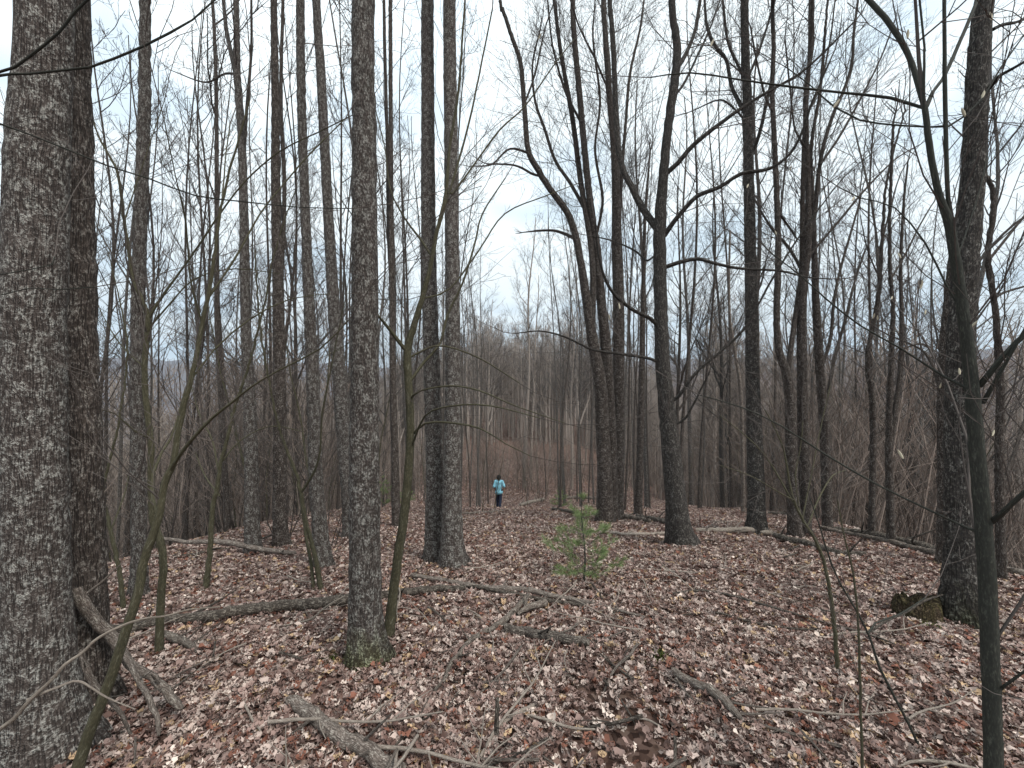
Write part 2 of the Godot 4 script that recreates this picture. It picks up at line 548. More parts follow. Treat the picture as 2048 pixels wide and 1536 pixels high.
func bark_images(side: int, dark: Color, mid: Color, pale: Color, share: float, salt: int, furrow: float) -> Array:
	# u runs round the trunk, v up it; a tile is twice as tall as wide in the world
	var a := noise(FastNoiseLite.TYPE_SIMPLEX_SMOOTH, 0.010, 3, salt).get_seamless_image(side, side * 2)
	var b := noise(FastNoiseLite.TYPE_SIMPLEX_SMOOTH, 0.032, 4, salt + 1).get_seamless_image(side, side * 2)
	var c := noise(FastNoiseLite.TYPE_CELLULAR, 0.06, 2, salt + 2).get_seamless_image(side, side * 2)
	var f := noise(FastNoiseLite.TYPE_SIMPLEX_SMOOTH, 0.09, 3, salt + 3).get_seamless_image(side, side / 6)
	f.resize(side, side, Image.INTERPOLATE_CUBIC)  # drawn out upwards
	var w := noise(FastNoiseLite.TYPE_VALUE, 0.22, 2, salt + 4).get_seamless_image(side, side * 2)
	for i: Image in [a, b, c, w]: i.resize(side, side, Image.INTERPOLATE_BILINEAR)
	var da := a.get_data()
	var db := b.get_data()
	var dc := c.get_data()
	var df := f.get_data()
	var dw := w.get_data()
	var out := PackedByteArray()
	out.resize(side * side * 3)
	var hgt := PackedByteArray()
	hgt.resize(side * side)
	for y in side:
		for x in side:
			var k := y * side + x
			var big := da[k] / 255.0
			var blot := db[k] / 255.0
			var grain := dw[k] / 255.0
			var fur := df[k] / 255.0
			var crack := clampf((0.46 - fur) * 6.0, 0.0, 1.0) * furrow
			var tone := clampf((blot - 0.35) * 1.6 + (grain - 0.5) * 0.9 + (big - 0.5) * 0.5, 0.0, 1.0)
			var lich := clampf(((big - 0.5) * 0.6 + (blot - 0.5) * 0.6 + (dc[k] / 255.0 - 0.5) * 0.2 + (grain - 0.5) * 0.6 + share - 0.45) * 2.3, 0.0, 1.0)
			var col := dark.lerp(mid, tone).lerp(pale.lerp(Color(pale.r * 0.72, pale.g * 0.75, pale.b * 0.7), 1.0 - grain), lich * 0.85)
			col = col.lerp(dark * 0.6, crack * (1.0 - lich * 0.6))
			out[k * 3] = int(clampf(pow(col.r, 0.4545), 0, 1) * 255.0)
			out[k * 3 + 1] = int(clampf(pow(col.g, 0.4545), 0, 1) * 255.0)
			out[k * 3 + 2] = int(clampf(pow(col.b, 0.4545), 0, 1) * 255.0)
			hgt[k] = int(clampf(0.55 + (grain - 0.5) * 0.35 + lich * 0.2 - crack * 0.5 + (blot - 0.5) * 0.3, 0.0, 1.0) * 255.0)
	return [ImageTexture.create_from_image(with_mips(Image.create_from_data(side, side, false, Image.FORMAT_RGB8, out))), ImageTexture.create_from_image(with_mips(Image.create_from_data(side, side, false, Image.FORMAT_L8, hgt)))]

func with_mips(i: Image) -> Image:
	i.generate_mipmaps()
	return i

func surface(tex: Array, roughness: float, depth: float, tinted := true) -> StandardMaterial3D:
	var m := StandardMaterial3D.new()
	m.albedo_texture = tex[0]
	m.roughness = roughness
	m.metallic_specular = 0.25
	m.vertex_color_use_as_albedo = tinted
	if depth > 0.0:
		m.heightmap_enabled = true
		m.heightmap_texture = tex[1]
		m.heightmap_scale = depth
	return m

func flat(c: Color, roughness := 0.85) -> StandardMaterial3D:
	var m := StandardMaterial3D.new()
	m.albedo_color = c.linear_to_srgb()
	m.roughness = roughness
	m.metallic_specular = 0.3
	return m

func make_materials() -> void:
	mats["lichen"] = surface(bark_images(1024, Color(0.066, 0.053, 0.047), Color(0.215, 0.183, 0.163), Color(0.49, 0.475, 0.445), 0.49, 11, 0.85), 0.92, 1.1)
	mats["brown"] = surface(bark_images(768, Color(0.055, 0.043, 0.037), Color(0.175, 0.142, 0.123), Color(0.44, 0.405, 0.37), 0.40, 23, 1.0), 0.92, 1.1)
	mats["dark"] = surface(bark_images(768, Color(0.042, 0.037, 0.033), Color(0.13, 0.113, 0.1), Color(0.40, 0.38, 0.35), 0.37, 37, 1.0), 0.92, 1.1)
	mats["green"] = surface(bark_images(512, Color(0.055, 0.05, 0.03), Color(0.11, 0.10, 0.06), Color(0.22, 0.21, 0.16), 0.34, 41, 0.15), 0.85, 0.15)
	mats["dusk"] = surface(bark_images(512, Color(0.03, 0.031, 0.026), Color(0.055, 0.056, 0.046), Color(0.12, 0.12, 0.10), 0.32, 53, 0.1), 0.8, 0.15)
	mats["wood"] = surface(bark_images(512, Color(0.12, 0.095, 0.08), Color(0.32, 0.27, 0.235), Color(0.50, 0.45, 0.4), 0.42, 67, 1.0), 0.9, 0.4)
	mats["bark"] = surface(bark_images(512, Color(0.06, 0.048, 0.04), Color(0.20, 0.165, 0.14), Color(0.44, 0.39, 0.34), 0.42, 71, 1.0), 0.92, 0.5)
	mats["bare"] = surface(bark_images(512, Color(0.22, 0.18, 0.15), Color(0.42, 0.36, 0.31), Color(0.55, 0.5, 0.44), 0.42, 83, 0.6), 0.85, 0.2)
	mats["twig"] = flat(Color(0.095, 0.08, 0.072), 0.8)
	mats["fine_twig"] = flat(Color(0.10, 0.086, 0.078), 0.85)
	mats["bud"] = flat(Color(0.45, 0.40, 0.30), 0.6)

# ------------------------------------------------------------------ the walker: surface nets over joined capsules
func nets(b: Buf, bones: Array, blend: float, cell: float, tint: Color) -> void:
	var lo := Vector3.INF
	var hi := -Vector3.INF
	for k in bones:
		for e in [0, 1]:
			var p: Vector3 = k[e]
			var r: float = k[2 + e]
			lo = lo.min(p - Vector3.ONE * (r + cell * 2.0))
			hi = hi.max(p + Vector3.ONE * (r + cell * 2.0))
	var nx := int((hi.x - lo.x) / cell) + 2
	var ny := int((hi.y - lo.y) / cell) + 2
	var nz := int((hi.z - lo.z) / cell) + 2
	var field := PackedFloat32Array()
	field.resize(nx * ny * nz)
	field.fill(1.0)
	for k in bones:
		var pa: Vector3 = k[0]
		var pb: Vector3 = k[1]
		var ra: float = k[2]
		var rb: float = k[3]
		var reach := maxf(ra, rb) + blend + cell * 2.0
		var l := ((pa.min(pb) - Vector3.ONE * reach - lo) / cell).floor().max(Vector3.ZERO)
		var h := ((pa.max(pb) + Vector3.ONE * reach - lo) / cell).ceil().min(Vector3(nx - 1, ny - 1, nz - 1))
		var ab := pb - pa
		var ll := maxf(ab.length_squared(), 1e-8)
		for z in range(int(l.z), int(h.z) + 1):
			for y in range(int(l.y), int(h.y) + 1):
				for x in range(int(l.x), int(h.x) + 1):
					var p := lo + Vector3(x, y, z) * cell
					var t := clampf((p - pa).dot(ab) / ll, 0.0, 1.0)
					var d := p.distance_to(pa + ab * t) - lerpf(ra, rb, t)
					var at := x + nx * (y + ny * z)
					var f := field[at]
					var m := maxf(blend - absf(f - d), 0.0) / blend
					field[at] = minf(f, d) - m * m * blend * 0.25
	var ids := {}
	var first := b.v.size()
	for z in nz - 1:
		for y in ny - 1:
			for x in nx - 1:
				var at := x + nx * (y + ny * z)
				var sum := Vector3.ZERO
				var n := 0
				var inside := 0
				for e in 8:
					if field[at + (e & 1) + nx * ((e >> 1) & 1) + nx * ny * (e >> 2)] < 0.0: inside += 1
				if inside == 0 or inside == 8: continue
				for e in 12:
					var ax := e >> 2
					var o1 := e & 1
					var o2 := (e >> 1) & 1
					var c0 := Vector3i(0, o1, o2) if ax == 0 else (Vector3i(o1, 0, o2) if ax == 1 else Vector3i(o1, o2, 0))
					var c1 := c0
					c1[ax] = 1
					var f0 := field[at + c0.x + nx * (c0.y + ny * c0.z)]
					var f1 := field[at + c1.x + nx * (c1.y + ny * c1.z)]
					if (f0 < 0.0) != (f1 < 0.0):
						sum += Vector3(c0).lerp(Vector3(c1), f0 / (f0 - f1))
						n += 1
				ids[at] = b.v.size()
				b.v.append(lo + (Vector3(x, y, z) + sum / n) * cell)
				var g := Vector3(field[at + 1] - field[at], field[at + nx] - field[at], field[at + nx * ny] - field[at])
				b.n.append(g.normalized() if g.length() > 1e-9 else Vector3.UP)
				b.c.append(tint)
	var steps := [1, nx, nx * ny]
	for at in ids:
		for ax in 3:
			var u: int = steps[(ax + 1) % 3]
			var w: int = steps[(ax + 2) % 3]
			var f0 := field[at]
			var f1 := field[at + steps[ax]]
			if (f0 < 0.0) == (f1 < 0.0): continue
			if not (ids.has(at - u) and ids.has(at - w) and ids.has(at - u - w)): continue
			var q := [ids[at], ids[at - u], ids[at - u - w], ids[at - w]]
			if f0 < 0.0: q = [q[0], q[3], q[2], q[1]]
			for j in [0, 1, 2, 0, 2, 3]: b.i.append(q[j])

func walker(x: float, z: float) -> void:
	var t := thing("person", "person seen from behind walking away, light blue shirt, dark trousers, black curly hair", "person", Vector3(x, at_ground(x, z) - 0.02, z))
	t.rotation.y = -0.08
	var skin := Color(0.36, 0.2, 0.13)
	var V := func(a, b, c): return Vector3(a, b, c)
	var body := Buf.new()
	var bones := [
		[Vector3(0, 0.93, 0), Vector3(0, 1.12, 0.01), 0.115, 0.105], [Vector3(0, 1.12, 0.01), Vector3(0, 1.32, 0.0), 0.105, 0.12],
		[Vector3(-0.15, 1.36, 0), Vector3(0.15, 1.36, 0), 0.055, 0.055], [Vector3(0, 1.38, 0), Vector3(0, 1.48, -0.015), 0.052, 0.05],
		[Vector3(0, 1.545, -0.03), Vector3(0, 1.585, -0.01), 0.075, 0.088], [Vector3(0, 1.50, -0.075), Vector3(0, 1.52, -0.07), 0.032, 0.04],
		[Vector3(0, 1.545, -0.112), Vector3(0, 1.53, -0.125), 0.011, 0.014], [Vector3(-0.084, 1.555, -0.01), Vector3(-0.088, 1.535, -0.012), 0.016, 0.012], [Vector3(0.084, 1.555, -0.01), Vector3(0.088, 1.535, -0.012), 0.016, 0.012],
		[Vector3(-0.085, 0.9, 0), Vector3(-0.09, 0.5, -0.13), 0.085, 0.055], [Vector3(-0.09, 0.5, -0.13), Vector3(-0.085, 0.09, -0.1), 0.055, 0.036], [Vector3(-0.085, 0.05, -0.09), Vector3(-0.09, 0.035, -0.24), 0.035, 0.03],
		[Vector3(0.085, 0.9, 0), Vector3(0.085, 0.48, 0.05), 0.085, 0.055], [Vector3(0.085, 0.48, 0.05), Vector3(0.08, 0.13, 0.24), 0.055, 0.036], [Vector3(0.08, 0.1, 0.25), Vector3(0.08, 0.035, 0.13), 0.034, 0.03],
		[Vector3(-0.17, 1.36, 0), Vector3(-0.235, 1.1, 0.06), 0.05, 0.038], [Vector3(-0.235, 1.1, 0.06), Vector3(-0.225, 0.9, -0.09), 0.037, 0.026],
		[Vector3(0.17, 1.36, 0), Vector3(0.27, 1.13, 0.07), 0.05, 0.038], [Vector3(0.27, 1.13, 0.07), Vector3(0.26, 0.92, -0.02), 0.037, 0.026]]
	nets(body, bones, 0.04, 0.016, skin)
	for s in [-1.0, 1.0]:
		var w := Vector3(-0.225, 0.9, -0.09) if s < 0.0 else Vector3(0.26, 0.92, -0.02)
		var d := Vector3(0, -0.94, -0.34) if s < 0.0 else Vector3(-0.02, -0.97, -0.2)
		var across := Vector3(0, -d.z, d.y).normalized() * -1.0
		var hand := [[w, w + d * 0.085, 0.026, 0.03]]
		for k in 4:
			var root := w + d * 0.085 + across * (0.03 - 0.02 * k)
			var l: float = [0.036, 0.042, 0.04, 0.03][k]
			var bend := (d + Vector3(-s * 0.5, 0, 0)).normalized()
			hand.append([root, root + d * l, 0.0095, 0.0085])
			hand.append([root + d * l, root + d * l + bend * l * 0.9, 0.0085, 0.007])
		hand.append([w + d * 0.03 + across * 0.025, w + d * 0.07 + across * 0.052, 0.012, 0.0095])
		hand.append([w + d * 0.07 + across * 0.052, w + d * 0.105 + across * 0.05, 0.0095, 0.008])
		nets(body, hand, 0.008, 0.005, skin)
	part("body", mesh_of(body), mats["skin"], t)
	var shirt := Buf.new()
	nets(shirt, [
		[Vector3(0, 0.84, 0.0), Vector3(0, 1.1, 0.01), 0.155, 0.14], [Vector3(0, 1.1, 0.01), Vector3(0, 1.3, 0.01), 0.14, 0.145],
		[Vector3(-0.15, 1.345, 0), Vector3(0.15, 1.345, 0), 0.078, 0.078], [Vector3(-0.06, 0.83, 0), Vector3(0.06, 0.83, 0), 0.145, 0.145],
		[Vector3(0, 1.4, 0), Vector3(0, 1.425, 0), 0.066, 0.06],
		[Vector3(-0.17, 1.355, 0), Vector3(-0.232, 1.12, 0.055), 0.074, 0.068], [Vector3(-0.232, 1.12, 0.055), Vector3(-0.236, 1.09, 0.045), 0.064, 0.06],
		[Vector3(0.17, 1.355, 0), Vector3(0.262, 1.15, 0.062), 0.074, 0.068], [Vector3(0.262, 1.15, 0.062), Vector3(0.27, 1.11, 0.055), 0.064, 0.06]], 0.04, 0.016, Color.WHITE)
	part("shirt", mesh_of(shirt), mats["shirt"], t)
	var trousers := Buf.new()
	nets(trousers, [
		[Vector3(-0.06, 0.9, 0), Vector3(0.06, 0.9, 0), 0.125, 0.125],
		[Vector3(-0.085, 0.88, 0), Vector3(-0.09, 0.5, -0.13), 0.105, 0.076], [Vector3(-0.09, 0.5, -0.13), Vector3(-0.085, 0.1, -0.1), 0.076, 0.064],
		[Vector3(0.085, 0.88, 0), Vector3(0.085, 0.48, 0.05), 0.105, 0.076], [Vector3(0.085, 0.48, 0.05), Vector3(0.08, 0.15, 0.23), 0.076, 0.062]], 0.035, 0.016, Color.WHITE)
	part("trousers", mesh_of(trousers), mats["trousers"], t)
	var shoes := [[Vector3(-0.085, 0.055, -0.075), Vector3(-0.09, 0.04, -0.25), 0.05, 0.04], [Vector3(0.08, 0.12, 0.265), Vector3(0.08, 0.045, 0.12), 0.046, 0.04]]
	for s in shoes:
		var b := Buf.new()
		nets(b, [s], 0.02, 0.012, Color.WHITE)
		part("shoe", mesh_of(b), mats["shoe"], t)
	var hair := Buf.new()
	var locks := [[Vector3(0, 1.6, 0.0), Vector3(0, 1.55, 0.035), 0.108, 0.1], [Vector3(0, 1.55, 0.04), Vector3(0, 1.46, 0.045), 0.095, 0.07]]
	for k in 46:
		var a := rng.randf() * TAU
		var e := rng.randf_range(-0.75, 1.3)
		var d := Vector3(cos(a) * cos(e), sin(e), sin(a) * cos(e))
		if d.z < -0.45 and d.y < 0.45: continue
		var p := Vector3(0, 1.575, 0.015) + d * Vector3(0.1, 0.11, 0.1)
		locks.append([p, p + d * 0.012 + Vector3(0, -0.012, 0), 0.02, 0.014])
	nets(hair, locks, 0.012, 0.011, Color.WHITE)
	part("hair", mesh_of(hair), mats["hair"], t)

# ------------------------------------------------------------------ the little pine
func pine(height: float, lush: float) -> Node3D:
	var t := Node3D.new()
	t.name = "pine_sapling"
	var b := Buf.new()
	var pts := PackedVector3Array()
	var rad := PackedFloat32Array()
	for j in 11:
		var f := j / 10.0
		pts.append(Vector3(0.02 * sin(f * 5.0), height * f - (0.08 if j == 0 else 0.0), 0.015 * cos(f * 4.0)))
		rad.append(lerpf(0.013, 0.003, f))
	tube(b, pts, rad, 8, 0.5, Color.WHITE)
	part("trunk", mesh_of(b), mats["dusk"], t)
	var whorls := [[0.12, 4, 0.5], [0.25, 5, 0.56], [0.42, 5, 0.46], [0.60, 4, 0.30], [0.80, 4, 0.2], [1.0, 3, 0.09]]
	for w in whorls:
		var turn := rng.randf() * TAU
		for k in w[1]:
			var az: float = turn + TAU * k / w[1] + rng.randf_range(-0.3, 0.3)
			var len: float = w[2] * height * rng.randf_range(0.75, 1.15)
			var d := Vector3(cos(az), rng.randf_range(-0.05, 0.45) + (1.4 if w[0] > 0.95 else 0.0), sin(az)).normalized()
			var at := Vector3(0, height * w[0], 0)
			var lp := PackedVector3Array([at])
			var q := at
			for j in 5:
				d = (d + Vector3(0, 0.07, 0)).normalized()
				q += d * len / 5
				lp.append(q)
			var nb := Buf.new()
			var sub := [[lp, 1.0]]
			for j in range(1, 5):
				for side in [-1.0, 1.0]:
					if rng.randf() < 0.75:
						var sd := d.rotated(Vector3.UP, side * rng.randf_range(0.5, 0.9))
						var sl := len * 0.32 * rng.randf_range(0.6, 1.1)
						sub.append([PackedVector3Array([lp[j], lp[j] + sd * sl * 0.5, lp[j] + (sd + Vector3(0, 0.15, 0)) * sl]), 0.0])
			var bb := Buf.new()
			for s in sub:
				whip(bb, s[0], 0.004 if s[1] > 0.0 else 0.0022, 0.0015)
			var br := part("branch", mesh_of(bb), mats["twig"], t)
			for s in sub:
				var sp: PackedVector3Array = s[0]
				var n := int(clampf(len * 85.0, 5.0, 34.0) * (1.0 if s[1] > 0.0 else 0.6) * lush)
				for j in n:
					var f := rng.randf_range(0.6 if s[1] > 0.0 else 0.4, 1.0) * (sp.size() - 1)
					var a := mini(int(f), sp.size() - 2)
					var p := sp[a].lerp(sp[a + 1], f - a)
					var along := (sp[a + 1] - sp[a]).normalized()
					for e in 3:
						var nd := aside(along, rng.randf_range(0.35, 0.95))
						var l := rng.randf_range(0.05, 0.085)
						var side := nd.cross(Vector3(rng.randf() - 0.5, rng.randf() - 0.5, rng.randf() - 0.5)).normalized() * 0.0013
						var o := nb.v.size()
						var nn := nd.cross(side).normalized()
						nb.v.append(p - side); nb.v.append(p + side); nb.v.append(p + nd * l + Vector3(0, -0.006, 0))
						var tone := rng.randf_range(0.75, 1.3)
						for m in 3:
							nb.n.append(nn)
							nb.c.append(Color(0.165 * tone, 0.22 * tone, 0.09 * tone))
						nb.i.append(o); nb.i.append(o + 1); nb.i.append(o + 2)
			var nm := part("needles", mesh_of(nb), mats["needle"], br)
			nm.set_meta("kind", "stuff")
	return t

# ------------------------------------------------------------------ everything, in order
func _ready() -> void:
	rng.seed = 20240407
	bump.noise_type = FastNoiseLite.TYPE_SIMPLEX_SMOOTH
	bump.frequency = 1.0
	bump.seed = 4
	knot.noise_type = FastNoiseLite.TYPE_SIMPLEX_SMOOTH
	knot.frequency = 1.0
	knot.seed = 9

	var cam := Camera3D.new()
	cam.name = "Camera"
	cam.fov = 90.2
	cam.near = 0.05
	cam.far = 8000.0
	add_child(cam)
	cam.position = Vector3(0, 1.6, 0)

	var world := WorldEnvironment.new()
	world.name = "Air"
	var env := Environment.new()
	env.background_mode = Environment.BG_SKY
	env.tonemap_mode = Environment.TONE_MAPPER_LINEAR
	env.tonemap_exposure = 2.15
	env.sdfgi_enabled = true
	env.ssao_enabled = true
	env.ssil_enabled = true
	env.fog_enabled = true
	env.fog_density = 0.0003
	env.fog_light_color = Color(0.84, 0.92, 1.0)
	var sky := Sky.new()
	var pan := PanoramaSkyMaterial.new()
	pan.panorama = cloud_cover()
	sky.sky_material = pan
	env.sky = sky
	world.environment = env
	add_child(world)

	var sun := DirectionalLight3D.new()
	sun.name = "VeiledSun"
	sun.light_energy = 0.5
	sun.light_angular_distance = 16.0
	sun.light_color = Color(1.0, 0.98, 0.95)
	sun.shadow_enabled = true
	add_child(sun)
	sun.rotation_degrees = Vector3(-55, 48, 0)

	make_materials()
	more_materials()
	make_ground()
	near_trees()
	fallen_wood()
	walker(-0.67, -19.6)
	spots.append(Vector3(-0.66, 0.5, -19.2))
	pines()
	stump_and_moss()
	far_trees()
	undergrowth()
	far_forest()
	thicket()
	leaf_litter()
	sticks()

func cloud_cover() -> ImageTexture:
	# an even sheet of pale cloud, thinner and bluer in patches
	var big := noise(FastNoiseLite.TYPE_SIMPLEX_SMOOTH, 1.6, 5, 8)
	var w := 512
	var h := 256
	var im := Image.create(w, h, false, Image.FORMAT_RGBF)
	for y in h:
		var el := PI * (0.5 - (y + 0.5) / h)
		for x in w:
			var az := TAU * x / w
			var d := Vector3(cos(az) * cos(el), sin(el), sin(az) * cos(el))
			var st := 1.0 / (maxf(d.y, 0.0) + 0.22)
			var n := big.get_noise_3d(d.x * st, d.y * 1.5, d.z * st)
			var thin := smoothstep(-0.05, 0.42, n)
			var c := Color(0.70, 0.762, 0.786).lerp(Color(0.46, 0.57, 0.66), thin * 0.75)
			c = c * lerpf(0.64, 1.0, clampf(d.y, 0.0, 1.0))
			if d.y < 0.0: c = c.lerp(Color(0.34, 0.33, 0.32), smoothstep(0.0, -0.12, d.y))
			im.set_pixel(x, y, c)
	return ImageTexture.create_from_image(im)

func more_materials() -> void:
	var soil := StandardMaterial3D.new()
	var leafy := noise(FastNoiseLite.TYPE_CELLULAR, 0.045, 1, 5)
	leafy.cellular_return_type = FastNoiseLite.RETURN_CELL_VALUE
	leafy.domain_warp_enabled = true
	leafy.domain_warp_amplitude = 14.0
	leafy.domain_warp_frequency = 0.03
	var tex := NoiseTexture2D.new()
	tex.width = 1024
	tex.height = 1024
	tex.seamless = true
	tex.noise = leafy
	tex.color_ramp = shades([[0.0, Color(0.20, 0.155, 0.14)], [0.35, Color(0.38, 0.30, 0.27)], [0.6, Color(0.58, 0.49, 0.455)], [0.8, Color(0.42, 0.33, 0.29)], [1.0, Color(0.70, 0.62, 0.58)]])
	soil.albedo_texture = tex
	soil.uv1_triplanar = true
	soil.uv1_world_triplanar = true
	soil.uv1_scale = Vector3.ONE * 0.55
	soil.roughness = 1.0
	soil.metallic_specular = 0.1
	soil.vertex_color_use_as_albedo = true
	mats["soil"] = soil
	var lf := flat(Color.WHITE, 0.75)
	lf.vertex_color_use_as_albedo = true
	lf.backlight_enabled = true
	lf.backlight = Color(0.2, 0.2, 0.2)
	mats["leaf"] = lf
	var nd := flat(Color.WHITE, 0.6)
	nd.vertex_color_use_as_albedo = true
	nd.backlight_enabled = true
	nd.backlight = Color(0.4, 0.4, 0.4)
	mats["needle"] = nd
	mats["skin"] = flat(Color(0.36, 0.2, 0.13), 0.55)
	mats["shirt"] = flat(Color(0.25, 0.55, 0.68), 0.95)
	mats["trousers"] = flat(Color(0.022, 0.028, 0.05), 0.9)
	mats["hair"] = flat(Color(0.012, 0.01, 0.009), 0.6)
	mats["shoe"] = flat(Color(0.06, 0.06, 0.07), 0.7)
	var far := flat(Color(0.30, 0.255, 0.222), 0.95)
	far.roughness = 0.95
	mats["far_bark"] = far
	var br := flat(Color.WHITE, 0.9)
	br.vertex_color_use_as_albedo = true
	mats["brush"] = br

func make_ground() -> void:
	var n := 300
	var b := Buf.new()
	var k := 7.6
	for jz in n + 1:
		var tz := 2.0 * jz / n - 1.0
		var z := -5.0 + 2.6 * sinh(tz * k)
		for jx in n + 1:
			var tx := 2.0 * jx / n - 1.0
			var x := 2.6 * sinh(tx * k)
			b.v.append(Vector3(x, at_ground(x, z), z))
			b.n.append(ground_normal(x, z))
			var p := 1.0 - 0.55 * bare_patch(x, z)
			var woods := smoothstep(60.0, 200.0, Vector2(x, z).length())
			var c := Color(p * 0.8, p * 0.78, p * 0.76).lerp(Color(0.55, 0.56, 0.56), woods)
			b.c.append(c)
	for jz in n:
		for jx in n:
			var o := jz * (n + 1) + jx
			b.i.append(o); b.i.append(o + 1); b.i.append(o + n + 1)
			b.i.append(o + 1); b.i.append(o + n + 2); b.i.append(o + n + 1)
	var g := part("ground", mesh_of(b), mats["soil"], self)
	tag(g, "leaf-covered forest floor of the ridge, falling away on both sides", "", "", "structure")

func near_trees() -> void:
	hero("tulip_tree", "huge lichen-crusted trunk cut by the left edge, nearer of the joined pair", "tree", "", "lichen", -2.307, -1.9, [[0,-0.066,0,0.17],[-0.025,0.183,0,0.145],[-0.047,0.456,0,0.128],[-0.055,0.853,0,0.117],[-0.062,1.276,0,0.113],[-0.067,1.852,0,0.112],[-0.057,2.517,0,0.109],[-0.037,3.138,0,0.105],[-0.007,3.759,0,0.098],[0.129,6.756,0.05,0.083],[0.131,9.752,0,0.054]], [], {"flare":0.25,"twigs":0,"rough":1.0})
	hero("tulip_tree", "second big trunk joined behind the huge left trunk", "tree", "", "brown", -2.526, -2.25, [[0,0,0,0.132],[0.003,0.486,0,0.108],[-0.003,0.927,0,0.1],[-0.015,1.515,0,0.096],[-0.029,1.903,0,0.091],[-0.044,2.692,0,0.085],[-0.05,3.427,0,0.077],[-0.056,4.162,0,0.071],[-0.02,7.162,0.05,0.061],[-0.079,10.162,0,0.039]], [], {"flare":0.25,"twigs":0,"rough":1.0})
	hero("tulip_tree", "straight grey trunk just right of the huge left pair, upright", "tree", "", "lichen", -3.789, -3.88, [[0,-0.001,0,0.08],[0.01,0.38,0,0.065],[0.005,0.988,0,0.06],[-0.005,1.749,0,0.056],[-0.005,2.763,0,0.056],[0.025,3.879,0,0.053],[0.061,4.894,0,0.051],[0.071,6.06,0,0.044],[0.137,9.06,0.05,0.037],[0.096,12.06,0,0.024]], [[[-0.046,3.118,0,0.009],[-0.403,3.518,-0.133,0.007],[-0.732,3.943,-0.267,0.005],[-0.989,4.615,-0.4,0.004]]], {"twigs":0.6})
	hero("tulip_tree", "grey trunk that forks near the top left of the view", "tree", "", "lichen", -3.768, -5.565, [[0,-0.001,0,0.108],[-0.015,0.785,0,0.09],[-0.036,1.876,0,0.084],[-0.102,3.331,0,0.066],[-0.131,5.004,0,0.057],[-0.175,6.24,0,0.05],[-0.233,7.041,0,0.047],[-0.233,7.623,0,0.038],[-0.247,8.059,0,0.035],[-0.257,11.057,0.05,0.03],[-0.343,14.056,0,0.019]], [[[-0.247,6.968,0,0.032],[-0.435,7.402,-0.167,0.03],[-0.634,7.931,-0.333,0.028],[-0.806,8.561,-0.5,0.025],[-1.215,10.057,-0.896,0.013]],
		[[-0.124,5.949,0,0.024],[0.012,6.505,0.133,0.02],[0.16,7.099,0.267,0.017],[0.251,7.657,0.4,0.014],[0.5,9.195,0.767,0.007]],
		[[-0.204,6.968,0,0.018],[-0.607,7.199,-0.267,0.015],[-1.126,7.279,-0.533,0.012],[-1.923,7.697,-0.8,0.006]]], {"twigs":1.2})
	hero("tulip_tree", "slender dark trunk with a thinner stem close on its right", "tree", "", "brown", -3.605, -5.97, [[0,0,0,0.114],[-0.016,0.741,0,0.097],[-0.016,1.912,0,0.093],[-0.039,3.863,0,0.08],[-0.078,5.423,0,0.066],[-0.086,6.984,0,0.056],[-0.109,8.545,0,0.046],[-0.086,11.545,0.05,0.039],[-0.152,14.544,0,0.026]], [[[0.008,4.175,0,0.03],[-0.045,5.664,-0.167,0.031],[-0.201,7.232,-0.333,0.028],[-0.268,9.047,-0.5,0.025],[-0.327,10.639,-0.646,0.013]]], {"twigs":1.0})
	hero("tulip_tree", "grey trunk leaning slightly right at its foot, left of a curved one", "tree", "", "lichen", -2.416, -4.89, [[0,-0.001,0,0.109],[-0.026,0.35,0,0.094],[-0.089,1.181,0,0.082],[-0.128,2.345,0,0.077],[-0.179,3.419,0,0.065],[-0.224,4.505,0,0.056],[-0.275,5.975,0,0.053],[-0.288,7.254,0,0.05],[-0.256,10.254,0.05,0.043],[-0.316,13.253,0,0.028]], [[[-0.115,2.779,0,0.011],[0.157,3.185,-0.133,0.012],[0.367,3.477,-0.267,0.009],[0.798,3.506,-0.4,0.007]]], {"twigs":0.9})
	hero("tulip_tree", "curving grey trunk bending left at the top beside the middle trunk", "tree", "", "lichen", -2.837, -6.76, [[0,0,0,0.147],[-0.044,0.839,0,0.13],[-0.115,1.546,0,0.121],[-0.203,2.713,0,0.117],[-0.318,4.197,0,0.1],[-0.406,5.7,0,0.084],[-0.486,7.202,0,0.079],[-0.548,8.351,0,0.075],[-0.619,9.499,0,0.067],[-0.679,12.494,0.05,0.057],[-0.795,15.488,0,0.037]], [], {"twigs":0.8})
	hero("tulip_tree", "thick straight middle trunk mottled with pale lichen, mossy foot", "tree", "", "lichen", -1.038, -2.73, [[0,0,0,0.14],[-0.007,0.185,0,0.12],[-0.011,0.507,0,0.108],[-0.014,0.97,0,0.105],[-0.014,1.506,0,0.102],[-0.014,2.219,0,0.093],[-0.014,2.933,0,0.087],[-0.018,3.825,0,0.082],[-0.025,4.717,0,0.076],[0.011,7.717,0.05,0.065],[-0.048,10.717,0,0.042]], [], {"flare":0.18,"twigs":0.25,"rough":0.7,"moss":1.0})
	hero("tulip_tree", "thin brown paired stem behind and right of the middle trunk", "tree", "", "brown", -2.388, -7.875, [[0,0,0,0.089],[-0.021,1.595,0,0.074],[-0.062,2.954,0,0.064],[-0.093,5.713,0,0.054],[-0.103,7.772,0,0.044],[-0.113,10.86,0,0.039],[-0.069,13.86,0.05,0.033],[-0.123,16.86,0,0.022]], [[[-0.062,4.684,0,0.039],[-0.176,5.957,-0.1,0.04],[-0.24,7.894,-0.2,0.035],[-0.326,9.879,-0.3,0.035],[-0.381,11.262,-0.4,0.031],[-0.444,12.856,-0.515,0.015]]], {"twigs":1.0})
